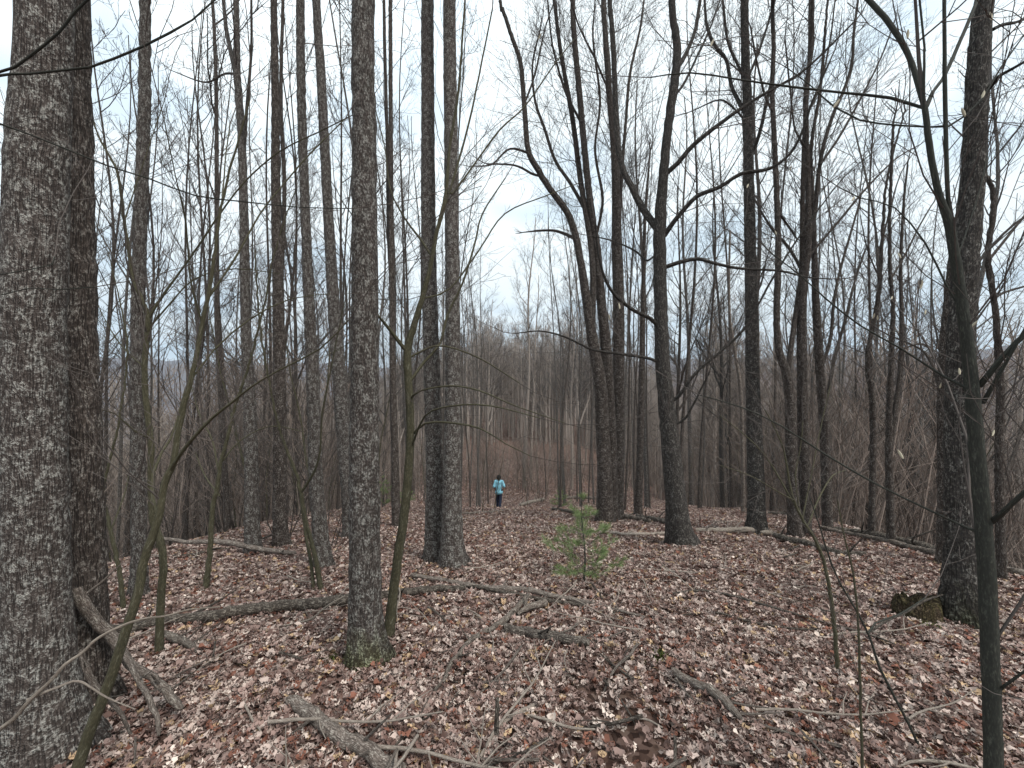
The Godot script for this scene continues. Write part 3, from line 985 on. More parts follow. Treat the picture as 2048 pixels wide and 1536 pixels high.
	hero("tulip_tree", "left of two close grey trunks right of the green sapling", "tree", "", "lichen", -1.031, -5.19, [[0,-0.001,0,0.166],[-0.014,0.42,0,0.133],[-0.014,1.166,0,0.12],[-0.041,2.048,0,0.113],[-0.075,3.201,0,0.106],[-0.102,4.354,0,0.099],[-0.109,5.915,0,0.089],[-0.115,7.611,0,0.083],[-0.073,10.611,0.05,0.07],[-0.127,13.611,0,0.046]], [], {"twigs":0.5,"rough":0.5})
	hero("tulip_tree", "right of two close grey trunks, with flared brown foot", "tree", "", "lichen", -0.761, -4.89, [[0,-0.001,0,0.177],[-0.006,0.35,0,0.139],[-0.006,1.181,0,0.114],[0.006,2.14,0,0.101],[0,3.419,0,0.092],[-0.013,4.697,0,0.088],[-0.026,5.975,0,0.085],[-0.038,7.254,0,0.079],[-0.006,10.254,0.05,0.067],[-0.067,13.253,0,0.043]], [], {"twigs":0.4,"rough":0.5})
	hero("maple_sapling", "green-barked sapling forking low in front of the grey pair", "tree", "", "green", -0.981, -3.025, [[0,-0.001,0,0.045],[0.036,0.315,0,0.038],[0.083,0.671,0,0.036],[0.134,1.027,0,0.036],[0.166,1.383,0,0.034],[0.178,1.66,0,0.032],[0.162,2.023,0,0.032],[0.154,2.273,0,0.032],[0.206,2.47,0,0.025],[0.269,2.688,0,0.021],[0.332,2.925,0,0.019],[0.384,3.202,0,0.016],[0.431,3.38,0,0.016],[0.463,3.558,0,0.014],[0.482,3.834,0,0.012],[0.51,4.032,0,0.011],[0.546,4.23,0,0.01],[0.573,4.507,0,0.009],[0.593,4.823,0,0.008],[0.609,5.06,0,0.007],[0.779,8.054,0.05,0.006],[0.801,11.047,0,0.004]], [[[0.154,2.261,0,0.015],[0.098,2.346,0.05,0.015],[0.04,2.436,0.1,0.013],[-0.023,2.523,0.15,0.011],[-0.087,2.441,0.2,0.005],[-0.231,2.288,0.25,0.003],[-0.387,2.194,0.3,0.002]],
		[[0.182,2.043,0,0.011],[0.276,2.197,-0.071,0.012],[0.384,2.346,-0.143,0.01],[0.439,2.608,-0.214,0.01],[0.552,2.88,-0.286,0.009],[0.653,3.252,-0.357,0.008],[0.714,3.549,-0.429,0.007],[0.916,3.903,-0.5,0.005]],
		[[0.356,3.004,0,0.01],[0.239,3.185,-0.06,0.01],[0.101,3.372,-0.12,0.008],[-0.042,3.649,-0.18,0.006],[-0.103,4.021,-0.24,0.005],[-0.254,4.579,-0.3,0.004]],
		[[0.463,3.558,0,0.01],[0.492,3.576,-0.117,0.009],[0.665,3.889,-0.233,0.008],[0.875,4.256,-0.35,0.008],[1.099,4.547,-0.467,0.007],[1.386,5.033,-0.583,0.006],[1.594,5.373,-0.7,0.005]],
		[[0.273,2.688,0,0.008],[0.471,2.796,-0.12,0.007],[0.708,3.167,-0.24,0.006],[0.919,3.519,-0.36,0.006],[1.283,3.732,-0.48,0.005],[1.625,3.919,-0.6,0.003]],
		[[0.411,3.281,0,0.01],[0.515,3.731,-0.1,0.009],[0.627,4.249,-0.2,0.008],[0.724,4.84,-0.3,0.007],[0.806,5.372,-0.4,0.006]],
		[[0.182,1.897,0,0.01],[0.277,1.958,0.1,0.008],[0.523,1.998,0.2,0.007],[0.753,1.963,0.3,0.006],[1.001,1.862,0.4,0.004],[1.331,1.753,0.5,0.003]],
		[[0.206,1.62,0,0.011],[0.311,1.708,0.08,0.009],[0.498,1.724,0.16,0.008],[0.748,1.688,0.24,0.006],[0.931,1.592,0.32,0.004],[1.104,1.519,0.4,0.003]],
		[[0.186,1.501,0,0.009],[0.327,1.772,0.15,0.007],[0.557,1.856,0.3,0.006],[0.833,1.865,0.45,0.005],[1.158,1.795,0.6,0.003]],
		[[0.158,2.213,0,0.008],[0.301,2.297,-0.05,0.008],[0.433,2.322,-0.1,0.007],[0.715,2.223,-0.15,0.006],[1.048,2.015,-0.2,0.004]]], {"twigs":3.0,"flare":0.1,"wob":0.004})
	hero("maple_sapling", "leaning greenish sapling in front of the huge left trunk, forking fan-like", "tree", "", "green", -1.999, -1.75, [[0,-0.004,0,0.023],[0.046,0.179,0,0.022],[0.137,0.407,0,0.021],[0.194,0.567,0,0.02],[0.252,0.75,0,0.019],[0.291,0.888,0,0.018],[0.313,1.002,0,0.017],[0.343,1.094,0,0.017],[0.384,1.219,0,0.015],[0.403,1.334,0,0.014],[0.423,1.402,0,0.014],[0.451,1.46,0,0.013],[0.464,1.551,0,0.012],[0.487,1.666,0,0.011],[0.51,1.768,0,0.01],[0.54,1.883,0,0.01],[0.576,2.066,0,0.009],[0.608,2.215,0,0.008],[0.641,2.42,0,0.007],[0.663,2.603,0,0.005],[0.698,2.764,0,0.005],[0.743,2.924,0,0.004],[0.801,3.13,0,0.003]], [[[0.435,1.425,0,0.008],[0.513,1.508,0.038,0.008],[0.607,1.592,0.075,0.007],[0.717,1.68,0.113,0.006],[0.83,1.749,0.15,0.005],[0.929,1.81,0.188,0.004],[1.074,1.882,0.225,0.003],[1.253,1.962,0.262,0.003],[1.385,2.073,0.3,0.002]],
		[[0.384,1.208,0,0.007],[0.305,1.32,-0.05,0.007],[0.263,1.39,-0.1,0.006],[0.263,1.49,-0.15,0.006],[0.258,1.545,-0.2,0.005],[0.242,1.616,-0.25,0.004],[0.247,1.798,-0.3,0.003]],
		[[0.608,2.215,0,0.005],[0.674,2.423,-0.08,0.005],[0.741,2.674,-0.16,0.004],[0.792,2.84,-0.24,0.004],[0.906,3.07,-0.32,0.004],[1.061,3.314,-0.4,0.003]],
		[[0.652,2.512,0,0.005],[0.599,2.72,-0.1,0.004],[0.536,2.947,-0.2,0.003],[0.488,3.218,-0.3,0.003]],
		[[0.583,2.1,0,0.004],[0.589,2.286,0.075,0.003],[0.636,2.495,0.15,0.003],[0.656,2.663,0.225,0.002],[0.684,2.812,0.3,0.002]],
		[[0.526,1.837,0,0.004],[0.582,1.992,-0.075,0.004],[0.698,2.148,-0.15,0.004],[0.853,2.264,-0.225,0.003],[1.024,2.307,-0.3,0.002]]], {"twigs":3.0,"flare":0.1,"wob":0.004})
	hero("maple_sapling", "grey-green forked sapling behind the leaning one, Y shaped", "tree", "", "green", -2.579, -2.795, [[0,-0.001,0,0.026],[0.015,0.409,0,0.024],[0.033,0.664,0,0.023],[0.011,0.829,0,0.023],[-0.044,0.993,0,0.021],[-0.055,1.285,0,0.021],[-0.055,1.505,0,0.02],[-0.073,1.687,0,0.019],[-0.102,1.943,0,0.018],[-0.102,2.162,0,0.017],[-0.08,2.455,0,0.016],[-0.128,2.601,0,0.012],[-0.183,2.729,0,0.011],[-0.223,2.966,0,0.01],[-0.259,3.222,0,0.009],[-0.3,3.514,0,0.008],[-0.351,3.624,0,0.008],[-0.413,3.733,0,0.006],[-0.475,3.88,0,0.005],[-0.519,4.062,0,0.004],[-0.541,4.354,0,0.003]], [[[-0.08,2.455,0,0.011],[-0.009,2.628,-0.038,0.01],[0.051,2.767,-0.075,0.008],[0.208,3.044,-0.112,0.007],[0.331,3.288,-0.15,0.007],[0.498,3.558,-0.188,0.006],[0.748,3.815,-0.225,0.006],[1.045,3.997,-0.263,0.005],[1.35,4.184,-0.3,0.004]],
		[[-0.077,2.382,0,0.007],[0.013,2.58,-0.075,0.006],[0.139,2.788,-0.15,0.005],[0.392,2.887,-0.225,0.005],[0.702,2.869,-0.3,0.003]],
		[[-0.055,1.578,0,0.007],[-0.077,1.645,0.1,0.005],[-0.114,1.777,0.2,0.004],[-0.124,1.817,0.3,0.002]],
		[[-0.248,3.185,0,0.005],[-0.241,3.438,-0.067,0.004],[-0.192,3.817,-0.133,0.003],[-0.138,4.211,-0.2,0.003]],
		[[-0.095,2.089,0,0.005],[-0.387,2.282,-0.1,0.004],[-0.647,2.566,-0.2,0.003],[-0.835,2.828,-0.3,0.003]]], {"twigs":3.0,"flare":0.1,"wob":0.004})
	hero("maple_sapling", "thin dark sapling leaning right among the left trunks", "tree", "", "green", -3.301, -4.12, [[0,-0.002,0,0.029],[0.048,0.418,0,0.025],[0.075,0.849,0,0.023],[0.135,1.145,0,0.021],[0.162,1.361,0,0.019],[0.242,1.657,0,0.017],[0.318,1.969,0,0.015],[0.393,2.196,0,0.013],[0.506,2.573,0,0.011],[0.641,3.111,0,0.009],[0.749,3.65,0,0.007],[0.964,4.296,0,0.005]], [[[0.14,1.226,0,0.009],[-0.003,1.589,-0.1,0.008],[-0.222,1.856,-0.2,0.007],[-0.42,2.253,-0.3,0.004]],
		[[0.162,1.361,0,0.009],[0.3,1.589,-0.1,0.007],[0.568,1.743,-0.2,0.006],[0.852,1.675,-0.3,0.005]],
		[[0.156,1.011,0,0.009],[-0.126,1.191,-0.15,0.007],[-0.362,1.444,-0.3,0.004]]], {"twigs":3,"flare":0.1})
	hero("maple_sapling", "crooked thin sapling beside the foot of the left pair", "tree", "", "green", -3.697, -3.635, [[0,-0.001,0,0.02],[-0.019,0.261,0,0.018],[-0.062,0.498,0,0.017],[-0.114,0.736,0,0.015],[-0.162,0.926,0,0.015],[-0.19,1.116,0,0.011],[-0.1,1.496,0,0.01],[-0.029,1.829,0,0.008],[0.043,2.447,0,0.007],[-0.029,2.922,0,0.005],[-0.147,3.397,0,0.003]], [[[-0.114,0.736,0,0.008],[-0.157,0.976,-0.15,0.007],[-0.243,1.187,-0.3,0.005]],
		[[-0.19,1.092,0,0.008],[-0.326,0.942,-0.1,0.007],[-0.454,0.81,-0.2,0.005]]], {"twigs":3,"flare":0.1})
	hero("maple_sapling", "pair of thin crossing stems left of the middle trunk", "tree", "", "green", -2.022, -4.06, [[0,-0.001,0,0.026],[-0.058,0.328,0,0.024],[-0.111,0.54,0,0.021],[-0.175,0.806,0,0.019],[-0.218,1.044,0,0.019],[-0.281,1.283,0,0.016],[-0.387,1.549,0,0.014],[-0.483,1.867,0,0.011],[-0.547,2.185,0,0.01],[-0.653,2.822,0,0.009],[-0.706,3.618,0,0.007]], [[[-0.08,0.009,0,0.019],[-0.157,0.351,-0.067,0.017],[-0.236,0.541,-0.133,0.014],[-0.339,0.988,-0.2,0.012]],
		[[-0.218,1.044,0,0.014],[-0.048,1.292,0.04,0.012],[0.024,1.509,0.08,0.009],[0.07,1.877,0.12,0.009],[0.192,2.441,0.16,0.007],[0.337,3.044,0.2,0.005]]], {"twigs":3,"flare":0.1})
	hero("forked_oak", "left stem of the brown clump, bending away left at its top", "tree", "", "brown", 2.102, -8.6, [[0,0,0,0.186],[-0.011,0.737,0,0.164],[-0.056,1.861,0,0.153],[-0.124,3.12,0,0.142],[-0.259,3.885,0,0.121],[-0.393,4.784,0,0.11],[-0.551,5.796,0,0.083],[-0.686,6.47,0,0.078],[-0.877,6.976,0,0.072],[-1.248,7.482,0,0.067],[-1.529,7.932,0,0.067],[-1.742,8.381,0,0.062],[-1.821,9.281,0,0.056],[-1.911,10.292,0,0.051],[-2.091,10.855,0,0.045],[-2.316,11.529,0,0.039],[-2.372,11.754,0,0.034],[-2.759,14.664,0.05,0.029],[-3.071,17.575,0,0.019]], [[[-0.686,6.358,0,0.039],[-0.864,6.6,-0.333,0.04],[-1.121,6.815,-0.667,0.03],[-1.55,6.935,-1,0.025]],
		[[-0.304,4.334,0,0.077],[-0.253,5.495,-0.133,0.073],[-0.294,6.458,-0.267,0.068],[-0.479,7.802,-0.4,0.064],[-0.658,9.424,-0.533,0.059],[-0.915,11.091,-0.667,0.048],[-1.07,12.557,-0.8,0.043],[-1.238,14.142,-0.944,0.021]],
		[[-1.698,8.269,0,0.028],[-2.146,8.218,0.267,0.022],[-2.513,7.739,0.533,0.016],[-2.857,7.535,0.8,0.01]],
		[[-1.416,7.763,0,0.028],[-1.627,7.965,-0.267,0.029],[-2.031,8.314,-0.533,0.024],[-2.643,8.502,-0.8,0.018]],
		[[-1.821,9.393,0,0.022],[-1.575,10.202,-0.167,0.023],[-1.332,11.388,-0.333,0.017],[-1.079,12.256,-0.5,0.012],[-0.64,13.767,-0.79,0.006]]], {"twigs":2.2})
	hero("forked_oak", "middle stem of the brown clump, splitting into steep limbs", "tree", "", "brown", 2.304, -8.9, [[0,0,0,0.169],[0,0.957,0,0.146],[-0.023,2.237,0,0.135],[-0.116,3.982,0,0.124],[-0.233,5.145,0,0.108],[-0.326,6.309,0,0.091],[-0.43,7.007,0,0.08],[-0.582,8.286,0,0.074],[-0.721,9.799,0,0.069],[-0.838,11.079,0,0.063],[-0.896,12.126,0,0.057],[-0.946,15.121,0.05,0.049],[-1.056,18.116,0,0.032]], [[[-0.372,6.658,0,0.04],[-0.583,7.291,-0.114,0.041],[-0.919,8,-0.229,0.041],[-1.264,8.604,-0.343,0.036],[-1.496,9.404,-0.457,0.037],[-1.734,10.223,-0.571,0.031],[-1.79,11.185,-0.686,0.025],[-1.593,12.168,-0.8,0.019]],
		[[-0.372,6.541,0,0.034],[-0.226,7.414,0.12,0.034],[-0.424,8.489,0.24,0.028],[-0.339,9.532,0.36,0.027],[-0.52,10.763,0.48,0.022],[-0.502,11.523,0.6,0.016],[-0.465,13.103,0.849,0.008]],
		[[-0.663,9.217,0,0.029],[-1.043,10.185,-0.2,0.029],[-1.319,11.433,-0.4,0.024],[-1.422,12.728,-0.6,0.019],[-1.547,14.304,-0.843,0.009]]], {"twigs":2.0})
	hero("forked_oak", "straight right-hand stem of the brown clump", "tree", "", "brown", 2.553, -9.3, [[0,0,0,0.152],[0.024,1.682,0,0.146],[0.036,3.287,0,0.141],[0.036,5.329,0,0.135],[0,6.545,0,0.129],[-0.024,7.761,0,0.1],[-0.073,8.976,0,0.082],[-0.195,10.435,0,0.071],[-0.292,11.894,0,0.065],[-0.328,12.623,0,0.059],[-0.368,15.62,0.05,0.05],[-0.472,18.616,0,0.033]], [[[0.012,7.761,0,0.053],[0.073,9.083,-0.175,0.054],[0.071,10.452,-0.35,0.049],[0.016,11.994,-0.525,0.043],[0.009,13.326,-0.7,0.038],[0.001,14.912,-0.908,0.019]],
		[[0.049,6.788,0,0.041],[0.144,8.311,-0.12,0.041],[0.29,9.871,-0.24,0.036],[0.427,11.091,-0.36,0.036],[0.72,12.338,-0.48,0.03],[0.864,13.226,-0.6,0.024],[1.117,14.791,-0.812,0.012]],
		[[-0.231,10.435,0,0.024],[-0.593,10.939,0.267,0.023],[-0.994,11.4,0.533,0.017],[-1.264,11.82,0.8,0.016],[-2.027,13.008,1.554,0.008]]], {"twigs":2.0})
	hero("beech_tree", "pale thin straight trunk between the clump and the forked tree", "tree", "", "brown", 3.327, -10.1, [[0,0,0,0.107],[0.053,1.743,0,0.088],[0.092,3.485,0,0.081],[0.119,5.043,0,0.069],[0.145,6.231,0,0.056],[0.185,7.948,0,0.037],[0.29,9.268,0,0.025]], [], {"twigs":1.2})
	hero("forked_oak", "wide-spreading forked tree with a dark flared foot, right of centre", "tree", "", "dark", 2.749, -6.15, [[0,-0.001,0,0.22],[-0.072,0.321,0,0.184],[-0.113,0.723,0,0.159],[-0.169,1.285,0,0.148],[-0.233,1.928,0,0.134],[-0.297,2.588,0,0.119],[-0.338,3.134,0,0.109],[-0.362,3.938,0,0.101],[-0.378,4.742,0,0.098],[-0.37,5.224,0,0.094],[-0.322,5.868,0,0.075],[-0.257,6.591,0,0.067],[-0.169,7.234,0,0.07],[-0.096,7.877,0,0.063],[-0.129,8.279,0,0.055],[-0.177,8.762,0,0.052],[-0.306,11.747,0.05,0.044],[-0.463,14.732,0,0.029]], [[[-0.386,5.064,0,0.06],[-0.47,5.267,-0.1,0.058],[-0.583,5.518,-0.2,0.055],[-0.743,5.943,-0.3,0.052],[-0.857,6.295,-0.4,0.049],[-0.915,6.83,-0.5,0.05],[-0.923,7.599,-0.6,0.047],[-0.941,8.748,-0.7,0.043],[-0.978,9.565,-0.8,0.04],[-1.05,11.151,-0.994,0.02]],
		[[-0.402,3.536,0,0.034],[-0.572,3.637,0.114,0.033],[-0.845,3.733,0.229,0.029],[-1.11,3.878,0.343,0.026],[-1.291,4.024,0.457,0.022],[-1.43,4.25,0.571,0.018],[-1.521,4.502,0.686,0.014],[-1.588,4.881,0.8,0.01]],
		[[-0.402,2.957,0,0.026],[-0.669,3.018,0.167,0.026],[-1.145,3.067,0.333,0.022],[-1.56,3.112,0.5,0.018],[-1.99,3.276,0.667,0.014],[-2.36,3.338,0.833,0.01],[-2.709,3.281,1,0.007]],
		[[-0.305,4.983,0,0.045],[-0.207,5.146,0.09,0.04],[-0.049,5.342,0.18,0.036],[0.102,5.493,0.27,0.035],[0.399,5.585,0.36,0.03],[0.663,5.732,0.45,0.029],[1.035,5.763,0.54,0.024],[1.263,5.928,0.63,0.02],[1.375,6.193,0.72,0.017],[1.446,6.552,0.81,0.014],[1.615,7.035,0.9,0.011]],
		[[-0.273,5.988,0,0.041],[-0.126,6.098,0.088,0.036],[0.07,6.321,0.175,0.035],[0.337,6.52,0.263,0.031],[0.67,6.742,0.35,0.026],[1.029,6.941,0.438,0.022],[1.486,7.169,0.525,0.018],[1.782,7.423,0.612,0.014],[2.138,7.774,0.7,0.011]],
		[[-0.241,2.29,0,0.03],[-0.113,2.414,0.111,0.029],[0.087,2.766,0.222,0.024],[0.414,3.089,0.333,0.02],[0.689,3.393,0.444,0.019],[0.878,3.816,0.556,0.015],[1.093,4.294,0.667,0.015],[1.436,4.891,0.778,0.011],[1.831,5.462,0.889,0.008],[2.138,5.738,1,0.005]],
		[[-0.322,4.461,0,0.034],[-0.126,4.522,0.086,0.033],[0.15,4.557,0.171,0.028],[0.378,4.459,0.257,0.024],[0.712,4.356,0.343,0.02],[1.259,4.293,0.429,0.015],[1.568,4.179,0.514,0.012],[1.865,4.126,0.6,0.008]],
		[[-0.129,7.636,0,0.033],[0.123,8.049,-0.2,0.034],[0.384,8.65,-0.4,0.031],[0.568,9.364,-0.6,0.028],[0.953,10.86,-1.019,0.014]],
		[[-0.169,7.194,0,0.022],[0.072,7.534,-0.125,0.021],[0.313,8.009,-0.25,0.019],[0.628,8.669,-0.375,0.015],[0.867,9.264,-0.5,0.011],[1.452,10.721,-0.806,0.006]],
		[[-0.386,4.742,0,0.019],[-0.518,4.63,-0.15,0.016],[-0.675,4.847,-0.3,0.016],[-1.015,5.072,-0.45,0.013],[-1.373,5.217,-0.6,0.009]],
		[[-0.209,1.928,0,0.019],[-0.028,2.061,0.133,0.018],[0.142,2.495,0.267,0.014],[0.227,2.798,0.4,0.01]]], {"twigs":2.0,"flare":0.2,"wob":0.015,"rough":0.5})
	hero("ash_tree", "straight dark-barked trunk standing on the log at the ridge edge", "tree", "", "dark", 4.551, -7.105, [[0,0,0,0.188],[-0.009,0.352,0,0.149],[-0.028,1.095,0,0.137],[-0.056,2.024,0,0.126],[-0.084,2.786,0,0.114],[-0.111,4.346,0,0.102],[-0.13,5.461,0,0.095],[-0.158,6.668,0,0.087],[-0.176,7.922,0,0.079],[-0.214,8.804,0,0.071],[-0.232,9.919,0,0.067],[-0.212,12.918,0.05,0.057],[-0.28,15.918,0,0.037]], [[[-0.204,7.782,0,0.036],[-0.265,8.101,-0.117,0.037],[-0.349,8.522,-0.233,0.033],[-0.38,9.101,-0.35,0.03],[-0.552,9.496,-0.467,0.031],[-0.641,10.002,-0.583,0.027],[-0.623,10.621,-0.7,0.023],[-0.576,12.193,-0.996,0.011]],
		[[-0.223,8.433,0,0.028],[-0.244,8.878,-0.2,0.025],[-0.323,9.535,-0.4,0.026],[-0.311,10.521,-0.6,0.022],[-0.292,12.089,-0.918,0.011]],
		[[-0.093,7.039,0,0.031],[-0.027,7.346,0.1,0.031],[0.052,7.913,0.2,0.026],[0.101,8.461,0.3,0.026],[0.024,9.342,0.4,0.022],[-0.044,9.417,0.5,0.018],[-0.811,10.259,1.624,0.009]],
		[[-0.223,8.34,0,0.024],[0.116,9.04,-0.167,0.024],[0.418,9.767,-0.333,0.02],[0.678,10.421,-0.5,0.016],[1.255,11.867,-0.869,0.008]],
		[[-0.167,7.597,0,0.02],[-0.311,7.995,-0.167,0.016],[-0.506,8.309,-0.333,0.017],[-0.813,8.283,-0.5,0.013]]], {"twigs":2.0,"rough":0.4})
	hero("oak_tree", "crooked brown tree with a sharp bend low down, right of the log", "tree", "", "brown", 5.019, -6.76, [[0,0,0,0.114],[-0.053,0.663,0,0.096],[-0.088,1.546,0,0.089],[-0.106,2.43,0,0.082],[-0.177,2.916,0,0.072],[-0.3,3.314,0,0.058],[-0.345,3.844,0,0.051],[-0.327,4.551,0,0.051],[-0.318,5.258,0,0.047],[-0.345,6.141,0,0.044],[-0.389,7.113,0,0.04],[-0.424,7.909,0,0.037],[-0.398,8.704,0,0.033],[-0.415,9.499,0,0.029],[-0.405,12.499,0.05,0.025],[-0.479,15.498,0,0.016]], [[[-0.159,2.783,0,0.043],[-0.026,3.411,-0.086,0.04],[0.127,4.054,-0.171,0.04],[0.283,4.804,-0.257,0.037],[0.375,6.13,-0.343,0.037],[0.478,7.486,-0.429,0.034],[0.629,8.779,-0.514,0.03],[0.715,10.102,-0.6,0.027],[0.818,11.695,-0.703,0.013]],
		[[-0.336,5.788,0,0.018],[0.03,5.627,-0.25,0.019],[0.371,5.493,-0.5,0.015]],
		[[-0.389,7.467,0,0.018],[-0.636,7.72,0.133,0.018],[-0.852,8.128,0.267,0.014],[-1.062,8.682,0.4,0.011]],
		[[0.15,7.379,0,0.018],[0.558,8.127,-0.167,0.018],[0.878,9.092,-0.333,0.014],[1.111,10.001,-0.5,0.011],[1.503,11.527,-0.78,0.005]]], {"twigs":2.2})
	hero("oak_tree", "tall many-limbed brown trunk behind the crooked tree", "tree", "", "brown", 5.307, -6.905, [[0,-0.001,0,0.093],[-0.036,1.101,0,0.086],[-0.072,2.743,0,0.079],[-0.072,4.26,0,0.072],[0.018,5.162,0,0.064],[0.036,6.065,0,0.046],[0.009,7.148,0,0.039],[0,8.051,0,0.036],[0.108,8.863,0,0.032],[0.117,9.675,0,0.028],[0.187,12.675,0.05,0.024],[0.149,15.675,0,0.016]], [[[0.036,5.343,0,0.036],[0.222,5.918,-0.075,0.036],[0.355,6.69,-0.15,0.032],[0.527,7.292,-0.225,0.032],[0.777,7.905,-0.3,0.029],[1.011,8.339,-0.375,0.029],[1.221,8.877,-0.45,0.025],[1.336,9.62,-0.525,0.022],[1.481,10.278,-0.6,0.018],[1.825,11.83,-0.777,0.009]],
		[[0,4.621,0,0.025],[-0.198,5.206,-0.125,0.026],[-0.434,5.624,-0.25,0.023],[-0.587,6.055,-0.375,0.016],[-0.7,6.499,-0.5,0.012]],
		[[0.253,6.697,0,0.021],[0.718,7.26,-0.175,0.021],[1.293,8.13,-0.35,0.018],[1.841,9.037,-0.525,0.014],[2.308,9.98,-0.7,0.011]],
		[[0.018,6.968,0,0.018],[-0.322,7.218,0.167,0.014],[-0.531,7.794,0.333,0.014],[-0.736,8.504,0.5,0.01]],
		[[0,4.982,0,0.021],[0.785,5.79,-0.2,0.021],[1.434,6.448,-0.4,0.018],[2.207,7.138,-0.6,0.014],[2.911,7.558,-0.8,0.01]]], {"twigs":2.2})
	hero("oak_tree", "right-hand brown trunk of the close-set three past the log", "tree", "", "brown", 5.947, -7.21, [[0,0,0,0.087],[-0.028,1.093,0,0.08],[-0.066,2.035,0,0.077],[-0.123,2.808,0,0.073],[-0.198,3.92,0,0.066],[-0.236,4.769,0,0.055],[-0.273,6.088,0,0.037],[-0.311,7.219,0,0.03],[-0.141,8.35,0,0.026],[-0.047,9.481,0,0.022],[0,10.047,0,0.018],[0.199,13.036,0.05,0.015],[0.239,16.026,0,0.01]], [[[-0.141,3.072,0,0.029],[0.13,3.649,-0.1,0.029],[0.291,4.436,-0.2,0.026],[0.493,5.047,-0.3,0.022],[0.778,5.773,-0.4,0.019],[1.068,6.517,-0.5,0.015]],
		[[-0.066,2.224,0,0.029],[0.249,3.27,-0.15,0.029],[0.591,4.065,-0.3,0.026],[0.922,4.891,-0.45,0.019],[1.261,5.544,-0.6,0.015]]], {"twigs":2.2})
	hero("cherry_tree", "slim brown trunk with a kink, alone on the right slope", "tree", "", "brown", 6.147, -6.54, [[0,0,0,0.05],[0.009,0.684,0,0.047],[0.026,1.71,0,0.044],[0.009,2.394,0,0.04],[-0.06,2.864,0,0.038],[-0.06,3.248,0,0.034],[0.043,3.761,0,0.031],[0.128,4.274,0,0.031],[0.171,4.958,0,0.025],[0.205,5.557,0,0.021],[0.248,6.07,0,0.018],[0.402,6.754,0,0.015],[0.573,7.352,0,0.012]], [[[0.18,5.129,0,0.015],[0.481,5.718,-0.167,0.012],[0.825,6.423,-0.333,0.009],[1.271,6.974,-0.5,0.006]],
		[[0.145,4.445,0,0.012],[-0.254,4.888,0.2,0.009],[-0.561,5.38,0.4,0.006]]], {"twigs":2.2})
	hero("cherry_tree", "twin slim trunk between the kinked tree and the big right trunk", "tree", "", "brown", 6.019, -6.075, [[0,0,0,0.056],[-0.016,0.73,0,0.051],[-0.032,1.524,0,0.048],[-0.024,2.318,0,0.037],[0.008,3.113,0,0.034],[0.032,3.748,0,0.028],[-0.016,4.383,0,0.025],[-0.024,5.098,0,0.023],[0,5.892,0,0.02],[0.032,6.686,0,0.017]], [[[-0.024,1.524,0,0.037],[0.13,2.155,-0.067,0.034],[0.278,2.8,-0.133,0.031],[0.37,3.623,-0.2,0.029],[0.422,4.463,-0.267,0.023],[0.531,5.488,-0.333,0.018],[0.676,6.28,-0.4,0.012]],
		[[-0.008,4.224,0,0.014],[0.394,4.678,-0.167,0.014],[0.816,5.236,-0.333,0.011],[1.252,5.735,-0.5,0.009]],
		[[0.143,3.113,0,0.017],[0.81,3.217,-0.25,0.017],[1.338,2.813,-0.5,0.014]]], {"twigs":2.2})
	hero("oak_tree", "brown trunk half hidden on the left of the big right trunk", "tree", "", "brown", 5.66, -5, [[0,-0.001,0,0.087],[0,0.849,0,0.074],[-0.007,1.502,0,0.071],[-0.013,2.156,0,0.067],[0,2.809,0,0.061],[0.052,3.463,0,0.052],[0.131,4.247,0,0.043],[0.261,5.097,0,0.032],[0.359,6.077,0,0.021]], [[[-0.065,2.287,0,0.017],[0.02,2.622,-0.167,0.016],[0.064,2.839,-0.333,0.014],[-0.045,2.998,-0.5,0.013]]], {"twigs":1.0})
	hero("black_oak", "big rough trunk with a flared mossy foot near the right edge", "tree", "", "dark", 3.92, -3.325, [[0,-0.001,0,0.148],[-0.017,0.238,0,0.118],[-0.022,0.629,0,0.099],[-0.035,1.281,0,0.093],[-0.03,1.933,0,0.09],[-0.013,2.585,0,0.087],[0.017,3.063,0,0.083],[0.061,3.585,0,0.078],[0.1,4.106,0,0.075],[0.117,4.541,0,0.072],[0.139,4.975,0,0.069],[0.187,5.41,0,0.063],[0.434,8.392,0.05,0.053],[0.502,11.374,0,0.035]], [[[0.174,4.584,0,0.018],[0.131,4.593,0.1,0.016],[0.066,4.588,0.2,0.014],[0.038,4.563,0.3,0.012],[0.041,4.557,0.4,0.01],[0.127,4.686,0.5,0.006]],
		[[0.256,5.149,0,0.015],[0.514,5.318,-0.133,0.014],[0.803,5.462,-0.267,0.013],[1.173,5.665,-0.4,0.01]],
		[[0.061,3.063,0,0.014],[0.331,3.199,-0.15,0.013],[0.633,3.389,-0.3,0.012],[1.093,3.691,-0.45,0.01],[1.498,3.806,-0.6,0.008]]], {"flare":0.35,"twigs":1.2,"rough":0.8,"moss":0.6})
	hero("black_oak", "wavy grey stem right behind the big right trunk", "tree", "", "brown", 5.528, -4.32, [[0,0,0,0.042],[-0.017,0.649,0,0.038],[-0.028,1.496,0,0.035],[-0.017,2.061,0,0.033],[-0.04,2.626,0,0.03],[-0.073,3.077,0,0.026],[-0.124,3.416,0,0.025],[-0.158,3.699,0,0.025],[-0.113,4.037,0,0.023],[-0.096,4.376,0,0.021],[-0.158,4.546,0,0.019],[-0.243,4.715,0,0.014]], [[[-0.102,3.19,0,0.014],[0.297,3.323,-0.2,0.013],[0.864,3.463,-0.4,0.011]],
		[[-0.141,3.642,0,0.014],[0.233,3.924,-0.15,0.014],[0.668,4.283,-0.3,0.011]],
		[[0,1.044,0,0.017],[0.415,1.462,-0.2,0.016],[0.802,1.797,-0.4,0.015]]], {"twigs":2.0})
